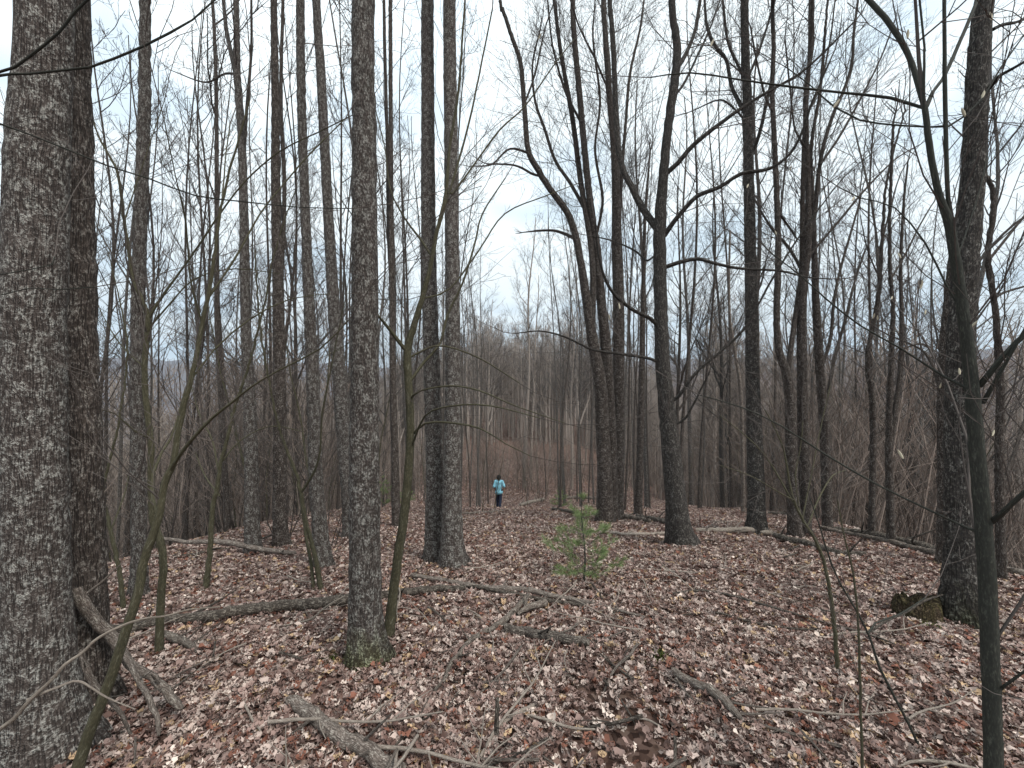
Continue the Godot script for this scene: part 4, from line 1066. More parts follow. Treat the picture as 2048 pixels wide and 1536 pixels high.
	hero("magnolia_sapling", "dark smooth-barked sapling nearest the camera at right, many-forked", "tree", "", "dusk", 1.705, -1.35, [[0,-0.135,0,0.027],[-0.002,0.129,0,0.025],[-0.005,0.419,0,0.024],[-0.012,0.659,0,0.023],[-0.025,1.012,0,0.023],[-0.037,1.223,0,0.022],[-0.056,1.453,0,0.021],[-0.071,1.629,0,0.02],[-0.083,1.774,0,0.019],[-0.097,1.912,0,0.017],[-0.118,2.07,0,0.015],[-0.145,2.247,0,0.014],[-0.164,2.353,0,0.013],[-0.194,2.441,0,0.01],[-0.219,2.547,0,0.009],[-0.236,2.653,0,0.009],[-0.249,2.768,0,0.008]], [[[-0.155,2.335,0,0.007],[-0.166,2.423,0,0.006],[-0.173,2.6,0,0.006],[-0.178,2.865,0,0.006],[-0.18,3.129,0,0.005],[-0.191,4.729,0,0.003]],
		[[-0.247,2.75,0,0.007],[-0.236,2.849,-0.03,0.008],[-0.228,2.959,-0.06,0.008],[-0.244,3.084,-0.09,0.009],[-0.271,3.192,-0.12,0.009],[-0.297,3.28,-0.15,0.009],[-0.723,4.739,-0.649,0.005]],
		[[-0.251,2.759,0,0.004],[-0.252,2.847,0,0.004],[-0.251,2.97,0,0.003],[-0.266,3.129,0,0.003],[-0.426,4.721,0,0.002]],
		[[-0.244,2.762,0,0.007],[-0.177,2.846,-0.04,0.006],[-0.095,2.926,-0.08,0.006],[-0.01,3.042,-0.12,0.006],[0.084,3.187,-0.16,0.006],[0.176,3.33,-0.2,0.006],[1.019,4.64,-0.567,0.003]],
		[[-0.251,2.759,0,0.005],[-0.236,2.792,-0.036,0.005],[-0.3,2.848,-0.071,0.005],[-0.436,2.894,-0.107,0.004],[-0.6,2.943,-0.143,0.004],[-0.794,3.001,-0.179,0.003],[-0.977,3.058,-0.214,0.003],[-1.127,3.067,-0.25,0.002]],
		[[-0.178,2.695,0,0.004],[-0.175,2.726,-0.05,0.003],[-0.234,2.765,-0.1,0.003],[-0.34,2.819,-0.15,0.003],[-0.396,2.905,-0.2,0.003],[-0.458,3.035,-0.25,0.002],[-0.527,3.154,-0.3,0.002]],
		[[-0.176,2.688,0,0.004],[-0.106,2.732,0,0.003],[-0.044,2.794,0,0.003],[0.018,2.9,0,0.003],[0.106,3.023,0,0.002]],
		[[-0.056,1.779,0,0.01],[-0.058,1.814,0.025,0.009],[-0.046,1.869,0.05,0.008],[-0.028,1.921,0.075,0.008],[0.021,1.991,0.1,0.006]],
		[[-0.044,1.718,0,0.007],[-0.051,1.779,0.033,0.006],[-0.051,1.855,0.067,0.005],[-0.028,1.967,0.1,0.004]],
		[[-0.021,1.294,0,0.009],[-0.046,1.342,0.05,0.008],[-0.069,1.398,0.1,0.007],[-0.048,1.489,0.15,0.006]],
		[[-0.049,1.259,0,0.006],[-0.046,1.261,-0.043,0.005],[-0.155,1.32,-0.086,0.004],[-0.302,1.401,-0.129,0.004],[-0.46,1.506,-0.171,0.004],[-0.609,1.617,-0.214,0.003],[-0.747,1.69,-0.257,0.003],[-0.894,1.737,-0.3,0.002]],
		[[-0.097,1.77,0,0.005],[-0.129,1.81,-0.042,0.004],[-0.251,1.92,-0.083,0.003],[-0.363,2.011,-0.125,0.003],[-0.464,2.127,-0.167,0.003],[-0.531,2.228,-0.208,0.002],[-0.625,2.335,-0.25,0.002]],
		[[-0.115,2.035,0,0.003],[-0.131,2.152,-0.04,0.003],[-0.161,2.312,-0.08,0.003],[-0.233,2.462,-0.12,0.002],[-0.331,2.52,-0.16,0.002],[-0.376,2.58,-0.2,0.002]],
		[[-0.141,2.212,0,0.003],[-0.038,2.356,-0.05,0.002],[0.069,2.528,-0.1,0.002],[0.16,2.692,-0.15,0.002]],
		[[0.011,0.703,0,0.005],[-0.021,0.768,0.05,0.004],[0.004,0.872,0.1,0.003]]], {"twigs":1.6,"flare":0.0,"buds":1,"wob":0.002})
	hero("maple_sapling", "thin bare sapling bent left on the leafy right slope", "tree", "", "green", 2.196, -2.58, [[0,-0.003,0,0.013],[-0.017,0.261,0,0.012],[-0.044,0.497,0,0.012],[-0.078,0.699,0,0.01],[-0.118,0.834,0,0.011],[-0.169,0.942,0,0.009],[-0.212,1.002,0,0.009],[-0.287,1.154,0,0.008],[-0.327,1.306,0,0.007],[-0.354,1.475,0,0.005],[-0.401,1.61,0,0.004],[-0.489,1.778,0,0.003]], [[[-0.212,1.002,0,0.005],[-0.301,1.208,-0.05,0.006],[-0.423,1.456,-0.1,0.004],[-0.533,1.59,-0.15,0.004],[-0.684,1.728,-0.2,0.003]],
		[[-0.202,1.002,0,0.005],[-0.038,1.176,-0.1,0.005],[0.134,1.292,-0.2,0.004],[0.312,1.306,-0.3,0.003]],
		[[-0.236,1.053,0,0.005],[-0.134,1.289,-0.067,0.004],[-0.011,1.627,-0.133,0.003],[0.116,1.946,-0.2,0.003]],
		[[-0.287,1.171,0,0.004],[-0.435,1.241,0.067,0.004],[-0.673,1.371,0.133,0.003],[-0.901,1.45,0.2,0.002]],
		[[-0.253,1.07,0,0.004],[-0.262,1.332,-0.033,0.004],[-0.203,1.497,-0.067,0.003],[-0.16,1.701,-0.1,0.003]]], {"twigs":3,"flare":0.05})
	hero("maple_sapling", "whip-thin upright stem at the bottom right", "tree", "", "green", 1.606, -1.75, [[0,0,0,0.006],[-0.009,0.27,0,0.005],[-0.016,0.545,0,0.005],[-0.025,0.773,0,0.004],[-0.046,0.956,0,0.004],[-0.071,1.071,0,0.003],[-0.098,1.185,0,0.003],[-0.117,1.299,0,0.002]], [], {"twigs":3,"flare":0.0})
	hero("maple_sapling", "whip-thin stem slanting left across the right slope", "tree", "", "dusk", 2.136, -1.95, [[0,-0.121,0,0.007],[-0.082,0.07,0,0.006],[-0.171,0.248,0,0.006],[-0.26,0.427,0,0.006],[-0.316,0.585,0,0.005],[-0.375,0.707,0,0.005],[-0.464,0.86,0,0.004],[-0.528,1.013,0,0.004],[-0.566,1.14,0,0.003],[-0.617,1.293,0,0.002]], [[[-0.324,0.6,0,0.005],[-0.254,0.635,-0.033,0.004],[-0.09,0.662,-0.067,0.004],[0.077,0.728,-0.1,0.003]]], {"twigs":2,"flare":0.0})
	hero("maple_sapling", "sapling outside the left edge with dark branches reaching in", "tree", "", "dusk", -1.966, -1.35, [[0,0,0,0.02],[0.018,0.659,0,0.018],[0.035,1.365,0,0.017],[0.053,2.07,0,0.014],[0.088,2.6,0,0.011],[0.124,2.891,0,0.008],[0.132,3.129,0,0.006],[0.205,4.129,0.05,0.005],[0.168,5.128,0,0.003]], [[[0.115,2.882,0,0.005],[0.165,2.911,-0.022,0.004],[0.209,2.93,-0.044,0.004],[0.292,2.961,-0.067,0.004],[0.378,2.991,-0.089,0.004],[0.446,3.042,-0.111,0.004],[0.543,3.112,-0.133,0.004],[0.62,3.183,-0.156,0.004],[0.69,3.254,-0.178,0.003],[0.732,3.33,-0.2,0.003],[1.483,4.686,-0.595,0.002]],
		[[0.141,2.896,0,0.004],[0.212,2.918,0,0.004],[0.274,2.962,0,0.004],[0.371,3.045,0,0.004],[0.424,3.112,0,0.004],[0.441,3.129,0,0.004],[1.573,4.261,0,0.002]],
		[[0.053,2.776,0,0.004],[0.114,2.741,-0.033,0.004],[0.181,2.724,-0.067,0.003],[0.271,2.693,-0.1,0.003],[0.397,2.647,-0.133,0.003],[0.531,2.613,-0.167,0.003],[0.681,2.564,-0.2,0.003],[0.84,2.556,-0.233,0.003],[1.07,2.547,-0.267,0.002],[1.267,2.557,-0.3,0.002]],
		[[0.053,2.097,0,0.003],[0.125,2.119,-0.025,0.002],[0.202,2.151,-0.05,0.002],[0.282,2.152,-0.075,0.002],[0.385,2.168,-0.1,0.002]],
		[[0.053,2.176,0,0.003],[0.125,2.193,-0.025,0.002],[0.202,2.219,-0.05,0.002],[0.254,2.245,-0.075,0.002],[0.233,2.282,-0.1,0.002]]], {"twigs":1.5,"flare":0.0,"wob":0.002})
	hero("snag_tree", "thin dead snag standing bare on the right, broken at its top", "tree", "", "wood", 6.658, -11, [[0,0,0,0.055],[-0.072,3.258,0,0.049],[-0.216,4.409,0,0.043],[-0.388,5.559,0,0.037],[-0.417,6.709,0,0.031],[-0.388,8.119,0,0.025]], [], {"twigs":0})
	pass

func fallen_wood() -> void:
	fallen("fallen_log", "long dark log lying across the left half, pale bare wood at its right end", "log", "", "bark", [[-3.215,0,-3.04,0.045],[-3,0,-3.17,0.044],[-2.602,0,-3.295,0.044],[-2.26,0,-3.43,0.046],[-1.767,0,-3.615,0.05],[-1.398,0,-3.765,0.041],[-1.124,0,-3.84,0.038],[-0.786,0,-3.905,0.035],[-0.49,0,-3.99,0.028]], {})
	fallen("fallen_branch", "slim grey fallen pole running right from the middle trunk across the leaves", "branch", "", "wood", [[-1.155,0,-4.44,0.022],[-0.682,0,-4.21,0.025],[-0.34,0,-4.06,0.028],[0.133,0,-3.92,0.029],[0.426,0,-3.79,0.024],[0.741,0,-3.635,0.018],[1.174,0,-3.375,0.008]], {})
	fallen("fallen_branch", "dark thin branch crossing under the grey pole in the middle", "branch", "", "bark", [[-0.449,0,-4.09,0.016],[-0.02,0,-3.815,0.019],[0.321,0,-3.72,0.02],[0.644,0,-3.625,0.016],[0.976,0,-3.455,0.009]], {})
	fallen("fallen_branch", "crooked grey branch slanting from the pole down towards the camera", "branch", "", "wood", [[0.167,0,-3.755,0.026],[-0.018,0,-3.375,0.025],[-0.16,0,-3.145,0.022],[-0.301,0,-2.915,0.019],[-0.383,0,-2.685,0.016],[-0.447,0,-2.46,0.013],[-0.465,0,-2.34,0.007]], {})
	fallen("fallen_branch", "short broken stub of grey wood right of the slanting branch", "branch", "", "wood", [[0.049,0,-3.39,0.013],[0.175,0,-3.525,0.028],[0.316,0,-3.66,0.036]], {})
	fallen("fallen_log", "short rotting brown log half sunk in leaves at the centre", "log", "", "bark", [[-0.066,0,-3.14,0.034],[0.144,0,-3.065,0.037],[0.332,0,-2.95,0.037],[0.56,0,-2.835,0.031]], {})
	fallen("fallen_log", "thick mossless grey log running off the bottom edge left of centre", "log", "", "wood", [[-1.312,0,-2.25,0.016],[-1.257,0,-2.215,0.031],[-1.141,0,-2.135,0.034],[-0.952,0,-2,0.034],[-0.755,0,-1.9,0.034],[-0.52,0,-1.775,0.034]], {})
	fallen("fallen_branch", "bent grey log at the lower right pointing towards the camera", "branch", "", "wood", [[1.064,0,-2.535,0.023],[1.137,0,-2.41,0.026],[1.203,0,-2.295,0.027],[1.234,0,-2.19,0.024],[1.266,0,-2.115,0.013]], {})
	fallen("fallen_branch", "short split stick beside the bent log", "branch", "", "wood", [[1.065,0,-2.485,0.01],[1.058,0,-2.34,0.01],[1.074,0,-2.275,0.006]], {})
	fallen("fallen_branch", "thick pale forked branch leaning on the left pair, its foot among leaves", "branch", "", "wood", [[-2.394,0.728,-2.1,0.027],[-2.358,0.562,-2.15,0.028],[-2.298,0.401,-2.2,0.026],[-2.191,0.285,-2.2,0.022],[-2.053,0.208,-2.2,0.02],[-1.926,0.141,-2.17,0.022],[-1.826,0.105,-2.12,0.013]], {})
	fallen("fallen_branch", "grey side arm of the leaning branch, curving down to the leaves", "branch", "", "wood", [[-2.266,0.366,-2.2,0.013],[-2.103,0.299,-2.12,0.015],[-1.967,0.234,-2.05,0.013],[-1.848,0.176,-1.98,0.012],[-1.781,0.098,-1.93,0.007]], {})
	fallen("fallen_branch", "grey stick propped against the front of the huge left trunk", "branch", "", "wood", [[-2.003,0.597,-1.78,0.011],[-1.986,0.468,-1.8,0.013],[-1.959,0.366,-1.83,0.011],[-1.906,0.236,-1.86,0.009],[-1.893,0.108,-1.9,0.006]], {})
	fallen("fallen_branch", "long bare pale stick slanting across the foot of the huge left trunk", "branch", "", "bare", [[-2.047,0.418,-1.5,0.01],[-1.962,0.486,-1.51,0.008],[-1.915,0.546,-1.52,0.008],[-1.86,0.605,-1.54,0.007],[-1.823,0.657,-1.56,0.007],[-1.785,0.691,-1.59,0.006],[-1.745,0.736,-1.62,0.006],[-1.676,0.779,-1.7,0.005],[-1.597,0.773,-1.76,0.004],[-1.549,0.77,-1.84,0.004],[-1.489,0.743,-1.95,0.003]], {})
	fallen("fallen_branch", "thin bare twig crossing the pale stick at the left trunk foot", "branch", "", "bare", [[-1.938,0.539,-1.53,0.005],[-1.832,0.578,-1.55,0.005],[-1.784,0.573,-1.58,0.004],[-1.713,0.484,-1.62,0.003],[-1.636,0.403,-1.66,0.002]], {})
	fallen("fallen_log", "slim pole propped on the left slope, pale lower end", "log", "", "wood", [[-5.139,0.242,-5.6,0.022],[-4.672,0.206,-5.55,0.028],[-4.127,0.166,-5.5,0.036],[-3.591,0.092,-5.45,0.035],[-3.064,-0.002,-5.4,0.024]], {})
	fallen("fallen_branch", "thin dark branch rising left to right behind the propped pole", "branch", "", "bark", [[-4.921,-0.192,-5.2,0.021],[-4.546,-0.129,-5.4,0.021],[-4.348,-0.039,-5.6,0.019],[-4.2,0.016,-5.8,0.017],[-3.882,0.134,-6.2,0.015]], {})
	fallen("fallen_log", "short pale log lying beside the walking person", "log", "", "bare", [[0.424,0,-20.27,0.07],[1.091,0,-23.175,0.104],[2.138,0,-25.56,0.102]], {})
	fallen("fallen_log", "long thin pale log lying across the path before the person", "log", "", "wood", [[-1.914,0,-8.93,0.018],[-1.354,0,-9.96,0.03],[-0.7,0,-10.925,0.033],[0.098,0,-12.445,0.031]], {})
	fallen("fallen_log", "pale log lying behind the small pine, left of the brown clump", "log", "", "wood", [[2.983,0,-25.93,0.09],[4.449,0,-27.01,0.121],[5.706,0,-26.295,0.104]], {})
	fallen("fallen_log", "dark short log lying on the path behind the pine top", "log", "", "bark", [[1.283,0,-12.12,0.048],[1.614,0,-11.125,0.05],[1.796,0,-10.1,0.035]], {})
	fallen("fallen_log", "light grey log right of the small pine ending at the forked tree", "log", "", "wood", [[2.161,0,-9.96,0.045],[2.546,0,-9.455,0.061],[2.93,0,-8.93,0.058],[3.029,0,-8.395,0.046]], {})
	fallen("fallen_log", "dark log continuing to the foot of the forked tree", "log", "", "bark", [[3.066,0,-9.345,0.046],[3.202,0,-8.565,0.055],[3.395,0,-8.09,0.056]], {})
	fallen("fallen_log", "thin pale log lying flat left of the forked tree foot", "log", "", "bare", [[1.769,0,-6.905,0.024],[2.19,0,-6.81,0.03],[2.852,0,-6.905,0.031]], {})
	fallen("fallen_branch", "short white broken branch standing at the forked tree foot", "branch", "", "bare", [[2.742,0.114,-6.3,0.028],[2.652,0.296,-6.3,0.025],[2.623,0.495,-6.35,0.019],[2.66,0.647,-6.4,0.01]], {})
	fallen("fallen_log", "pale smooth log at the foot of the straight dark trunk", "log", "", "bare", [[3.468,0,-7.21,0.036],[3.864,0,-7.105,0.049],[4.359,0,-7.005,0.052],[4.703,0,-6.905,0.045]], {})
	fallen("fallen_log", "brown log marking the edge of the ridge, right of the pale log", "log", "", "bark", [[4.515,0,-6.63,0.046],[4.55,0,-6.15,0.052],[4.612,0,-5.87,0.05],[4.673,0,-5.45,0.038],[4.882,0,-5.29,0.032]], {})
	fallen("fallen_log", "dark mossless log along the right ridge edge under the long pale pole", "log", "", "bark", [[6.021,-0.15,-7.3,0.058],[6.186,-0.229,-7,0.063],[6.157,-0.223,-6.4,0.07],[6.216,-0.204,-5.9,0.07],[6.184,-0.219,-5.4,0.064]], {})
	fallen("fallen_log", "long pale straight pole resting along the right ridge edge", "log", "", "wood", [[5.845,0.105,-7.2,0.029],[6.009,-0.008,-6.8,0.034],[5.965,-0.061,-6.2,0.04],[6.005,-0.138,-5.7,0.042],[6,-0.163,-5.3,0.045],[6.059,-0.172,-4.9,0.044],[6.23,-0.146,-4.6,0.046]], {})
	fallen("fallen_branch", "thin dark log leaning behind the straight dark trunk", "branch", "", "bark", [[7.014,-0.077,-10.5,0.047],[7.217,-0.153,-10.3,0.046],[7.399,-0.207,-10,0.04]], {})
	fallen("fallen_branch", "long thin dark twig arching over the leaves at right", "branch", "", "bark", [[1.618,0,-3.855,0.008],[1.991,0,-3.945,0.012],[2.217,0,-3.72,0.011],[2.421,0,-3.455,0.01],[2.623,0,-3.205,0.008],[2.829,0,-3.065,0.008],[2.872,0,-2.795,0.004]], {})
	fallen("fallen_branch", "second thin twig below the arching one", "branch", "", "bark", [[1.489,0,-3.39,0.005],[1.834,0,-3.455,0.009],[2.05,0,-3.295,0.008],[2.345,0,-3.17,0.008],[2.652,0,-3.14,0.005]], {})
	fallen("fallen_branch", "pale thin stick on the leaves at mid right", "branch", "", "bare", [[1.658,0,-4.68,0.009],[1.894,0,-4.585,0.011],[2.163,0,-4.46,0.007]], {})
	fallen("fallen_branch", "bleached forked stick at the bottom centre", "branch", "", "bare", [[-0.102,0,-2.01,0.008],[-0.038,0,-2.095,0.009],[0.031,0,-2.15,0.01],[0.126,0,-2.19,0.008]], {})
	fallen("fallen_branch", "bleached bent stick right of the bottom centre", "branch", "", "bare", [[0.086,0,-2.125,0.006],[0.192,0,-2.07,0.007],[0.309,0,-2.035,0.007],[0.444,0,-2.045,0.005]], {})
	fallen("fallen_branch", "short upright dark stick poking out of the leaves at bottom centre", "branch", "", "bark", [[-0.074,0.148,-1.88,0.013],[-0.07,0.232,-1.9,0.011],[-0.073,0.287,-1.93,0.009]], {})
	fallen("fallen_branch", "white curved stick at the bottom right of centre", "branch", "", "bare", [[0.661,0,-2.125,0.005],[0.737,0,-2.12,0.006],[0.814,0,-2.07,0.004]], {})
	fallen("fallen_branch", "long thin stick crossing the bottom right leaves", "branch", "", "bark", [[0.566,0,-2.46,0.006],[0.633,0,-2.295,0.007],[0.669,0,-2.15,0.005],[0.669,0,-2.08,0.003]], {})
	fallen("fallen_branch", "thin pale stick standing slanted over the leaves left of the middle trunk", "branch", "", "bare", [[-1.941,0.035,-3.2,0.006],[-1.69,0.077,-3.2,0.008],[-1.568,0.148,-3.25,0.006],[-1.441,0.226,-3.3,0.005]], {})
	fallen("fallen_branch", "grey root-like branch beside the Y shaped sapling foot", "branch", "", "wood", [[-2.727,0,-2.985,0.021],[-2.599,0,-2.95,0.029],[-2.347,0,-2.81,0.02],[-2.257,0,-2.745,0.008]], {})
	fallen("fallen_branch", "thin white stick left of the big bottom log", "branch", "", "bare", [[-1.562,0,-2.23,0.006],[-1.428,0,-2.105,0.006],[-1.324,0,-2.01,0.004]], {})
	fallen("fallen_branch", "curved dark twig standing by the stump at right", "branch", "", "bark", [[2.707,0.131,-2.9,0.009],[2.925,0.168,-3,0.009],[3.185,0.171,-3.1,0.009],[3.455,0.245,-3.2,0.008],[3.714,0.247,-3.3,0.005]], {})
	pass

func pines() -> void:
	var a := pine(0.92, 1.0)
	add_child(a)
	a.position = Vector3(0.81, at_ground(0.81, -4.35), -4.35)
	tag(a, "small green pine sapling standing alone in the dead leaves", "pine sapling")
	taken["pine_sapling"] = 1
	spots.append(Vector3(0.85, 0.8, -4.6))
	for s in [[2.2, -17.5, 1.0, "tiny dark pine in the distance right of the path"], [-6.9, -20.5, 1.7, "distant dark pine between the left trunks"], [-6.1, -22.0, 1.2, "small far pine behind the left trunks beside a taller pine"]]:
		var c: Node3D = a.duplicate()
		c.name = numbered("pine_sapling")
		add_child(c)
		c.position = Vector3(s[0], at_ground(s[0], s[1]), s[1])
		c.scale = Vector3.ONE * s[2]
		c.rotation.y = s[0] * 2.0
		tag(c, s[3], "pine sapling")

func stump_and_moss() -> void:
	# a rotted, hollow stump by the big right trunk
	var x := 3.62
	var z := -3.42
	var t := thing("tree_stump", "low rotted hollow stump, jagged and mossy, by the big right trunk", "stump", Vector3(x, at_ground(x, z), z))
	var b := Buf.new()
	var n := 26
	for ring in 7:
		for s in n + 1:
			var a := TAU * (s % n) / n
			var q := Vector3(cos(a), 0, sin(a))
			var jag := 0.17 + 0.09 * bump.get_noise_2d(q.x * 1.6 + 4.0, q.z * 1.6) + 0.05 * knot.get_noise_2d(q.x * 6.0, q.z * 6.0) + 0.04 * q.z
			var r: float = [0.20, 0.165, 0.15, 0.14, 0.10, 0.075, 0.04][ring]
			var y: float = [-0.08, 0.03, jag * 0.7, jag, jag * 0.96, jag * 0.5, 0.0][ring]
			r *= 1.0 + 0.16 * bump.get_noise_3d(q.x * 2.5, y * 5.0, q.z * 2.5) + 0.07 * knot.get_noise_3d(q.x * 9.0, y * 14.0, q.z * 9.0)
			b.v.append(Vector3(q.x * r, y, q.z * r))
			b.n.append((q + Vector3(0, 0.3, 0)).normalized() if ring < 4 else (Vector3(0, 1, 0) - q * 0.5).normalized())
			b.uv.append(Vector2(s * 2.0 / n, y * 2.0 + r))
			var m := clampf(0.5 + bump.get_noise_2d(a * 2.0, y * 9.0), 0.0, 1.0) * 0.6
			b.c.append(Color(0.5, 0.42, 0.34).lerp(Color(0.3, 0.36, 0.1), m))
	for ring in 6:
		for s in n:
			var o := ring * (n + 1) + s
			b.i.append(o); b.i.append(o + 1); b.i.append(o + n + 1)
			b.i.append(o + 1); b.i.append(o + n + 2); b.i.append(o + n + 1)
	part("shell", mesh_of(b), mats["bark"], t)
	# moss at the foot of the middle tree and of the big right one
	for s in [[-1.22, -2.74, 0.17, "cushion of moss on the left of the middle trunk's foot"], [3.62, -3.27, 0.14, "cushion of moss between the stump and the big right trunk"], [1.07, -2.75, 0.1, "thin mossy patch on bare earth right of the rotting log"]]:
		var mb := Buf.new()
		for k in 900:
			var a := rng.randf() * TAU
			var r: float = s[2] * sqrt(rng.randf()) * (1.0 + 0.3 * sin(a * 3.0))
			var px: float = s[0] + cos(a) * r * 1.3
			var pz: float = s[1] + sin(a) * r * 0.7
			var p := Vector3(px, at_ground(px, pz) + 0.012 * (1.0 - r / s[2]), pz)
			var up := Vector3(rng.randf_range(-0.6, 0.6), 1, rng.randf_range(-0.6, 0.6)).normalized() * rng.randf_range(0.014, 0.034)
			var side := up.cross(Vector3(rng.randf() - 0.5, 0, rng.randf() - 0.5)).normalized() * 0.005
			var o := mb.v.size()
			mb.v.append(p - side); mb.v.append(p + side); mb.v.append(p + up)
			var tone := rng.randf_range(0.6, 1.3)
			for m in 3:
				mb.n.append(Vector3.UP)
				mb.c.append(Color(0.10 * tone, 0.12 * tone, 0.03 * tone))
			mb.i.append(o); mb.i.append(o + 1); mb.i.append(o + 2)
		var mo := part(numbered("moss_cushion"), mesh_of(mb), mats["needle"], self)
		tag(mo, s[3], "moss", "", "stuff")

func far_trees() -> void:
	var kinds: Array[Node3D] = []
	for far in [false, true]:
		for k in 4: kinds.append(grown_tree("tulip_tree", 21.0 + k * 1.5, 0.13 + 0.02 * (k % 2), 0.42, 3.8, 17, "far_bark" if far else ["lichen", "brown"][k % 2], 16, 0, far))
		for k in 4: kinds.append(grown_tree("oak_tree", 16.0 + k, 0.12, 0.28, 4.6, 18, "far_bark" if far else ["brown", "dark"][k % 2], 16, 3, far))
		for k in 4: kinds.append(grown_tree("pole_tree", 14.0 + 1.5 * k, 0.047, 0.34, 2.3, 12, "far_bark" if far else ["brown", "lichen"][k % 2], 13, 0, far))
	for o in kinds: o.set_meta("called", str(o.name))
	var used := {}
	var zones := [
		# count, x range at depth as share, depth range, gap, label, group
		[66, -1.35, -0.26, 7.5, 15.0, 0.75, "grey bare tree on the brink of the left slope, one of several slender ones", "slender trees on the brink of the left slope", "slender tree on left brink"],
		[58, -1.45, -0.10, 13.0, 40.0, 0.9, "bare tree among the many trunks down the left slope", "trees down the left slope", "bare tree down left slope"],
		[34, 0.28, 1.2, 10.0, 17.0, 1.0, "brown bare tree on the brink of the right slope behind the logs", "trees on the brink of the right slope", "brown tree on right brink"],
		[50, 0.16, 1.45, 15.0, 42.0, 0.9, "bare tree among the many trunks down the right slope", "trees down the right slope", "bare tree down right slope"],
		[16, -0.26, -0.06, 12.0, 24.0, 0.8, "slender bare tree beside the path left of the walking person", "slender trees left of the path", "slender tree left of path"],
		[14, 0.12, 0.36, 12.0, 24.0, 0.8, "slender bare tree right of the path behind the pine", "slender trees right of the path", "slender tree right of path"],
		[36, -0.30, 0.32, 25.0, 50.0, 1.3, "thin bare tree standing on the ridge beyond the walking person", "trees on the ridge beyond the person", "thin tree beyond the person"],
		[60, -0.55, 0.65, 50.0, 120.0, 2.2, "far bare tree on the round hill at the end of the ridge", "far trees on the hill at the end of the ridge", ""]]
	for q in zones:
		var row := []
		var made := 0
		var tries := 0
		while made < q[0] and tries < 4000:
			tries += 1
			var d := lerpf(q[3], q[4], sqrt(rng.randf()))
			var x := d * rng.randf_range(q[1], q[2])
			if not free_of(x, -d, q[5]): continue
			if d < 24.0 and absf(x - 0.4) < 1.7: continue
			var pick := rng.randi() % 8 if rng.randf() < (0.4 if d > 16.0 and not "path" in str(q[8]) else 0.0) else 8 + rng.randi() % 4
			var kind := kinds[pick + (12 if d > 30.0 else 0)]
			row.append(set_out(kind, used, x, -d, rng.randf_range(0.75, 1.15), q[6], "tree", q[7], 0.1))
			spots.append(Vector3(x, 0.6, -d))
			made += 1
		if q[8]: label_by_place(row, q[8])

func undergrowth() -> void:
	var kinds: Array[Node3D] = []
	for k in 5: kinds.append(grown_sapling("understory_sapling", 5.5 + k * 0.5, 1, 0.022, "green", 0.1))
	for k in 4: kinds.append(grown_sapling("understory_shrub", 3.4 + k * 0.3, 4, 0.012, "brown", 0.35))
	for o in kinds: o.set_meta("called", str(o.name))
	var used := {}
	var zones := [
		[46, -1.35, -0.3, 5.5, 15.0, 0.7, "thin bare sapling among the trunks at the left edge of the ridge", "saplings at the left edge of the ridge", "bare sapling on left edge"],
		[50, 0.42, 1.4, 8.0, 18.0, 0.7, "thin bare sapling among the trunks at the right edge of the ridge", "saplings at the right edge of the ridge", "bare sapling on right edge"],
		[44, -0.34, 0.34, 17.0, 40.0, 0.8, "thin bare sapling beside the path near the walking person", "saplings along the path by the person", "bare sapling by the path"],
		[60, -1.4, 1.4, 14.0, 34.0, 0.8, "leafless sapling in the thicket below the ridge", "saplings in the thicket below the ridge", ""]]
	for q in zones:
		var row := []
		var made := 0
		var tries := 0
		while made < q[0] and tries < 4000:
			tries += 1
			var d := lerpf(q[3], q[4], sqrt(rng.randf()))
			var x := d * rng.randf_range(q[1], q[2])
			if not free_of(x, -d, q[5]): continue
			var out := maxf(x - (4.0 + 0.25 * minf(d, 20.0)), -x - (2.2 + 0.1 * d))
			if d < 17.0 and out < 0.0: continue
			if absf(x - 0.02 * d) < 0.9 and d < 30.0: continue
			row.append(set_out(kinds[rng.randi() % kinds.size()], used, x, -d, rng.randf_range(0.6, 1.2), q[6], "sapling", q[7], 0.03))
			spots.append(Vector3(x, 0.5, -d))
			made += 1
		if q[8]: label_by_place(row, q[8])
	# the few slim ones on the path that the photograph shows one by one
	for s in [[-0.63, -13.2, 0.62, 0, "straight whip of a sapling standing in front of the walking person"], [-0.83, -10.6, 0.55, 1, "thin dark whip of a sapling left of the walking person, nearest the camera"], [0.72, -17.2, 0.6, 2, "small forked sapling on the path just right of the person"], [-1.9, -9.2, 0.5, 3, "slight sapling right behind the close grey pair of trunks"]]:
		set_out(kinds[s[3]], used, s[0], s[1], s[2], s[4], "sapling", "")

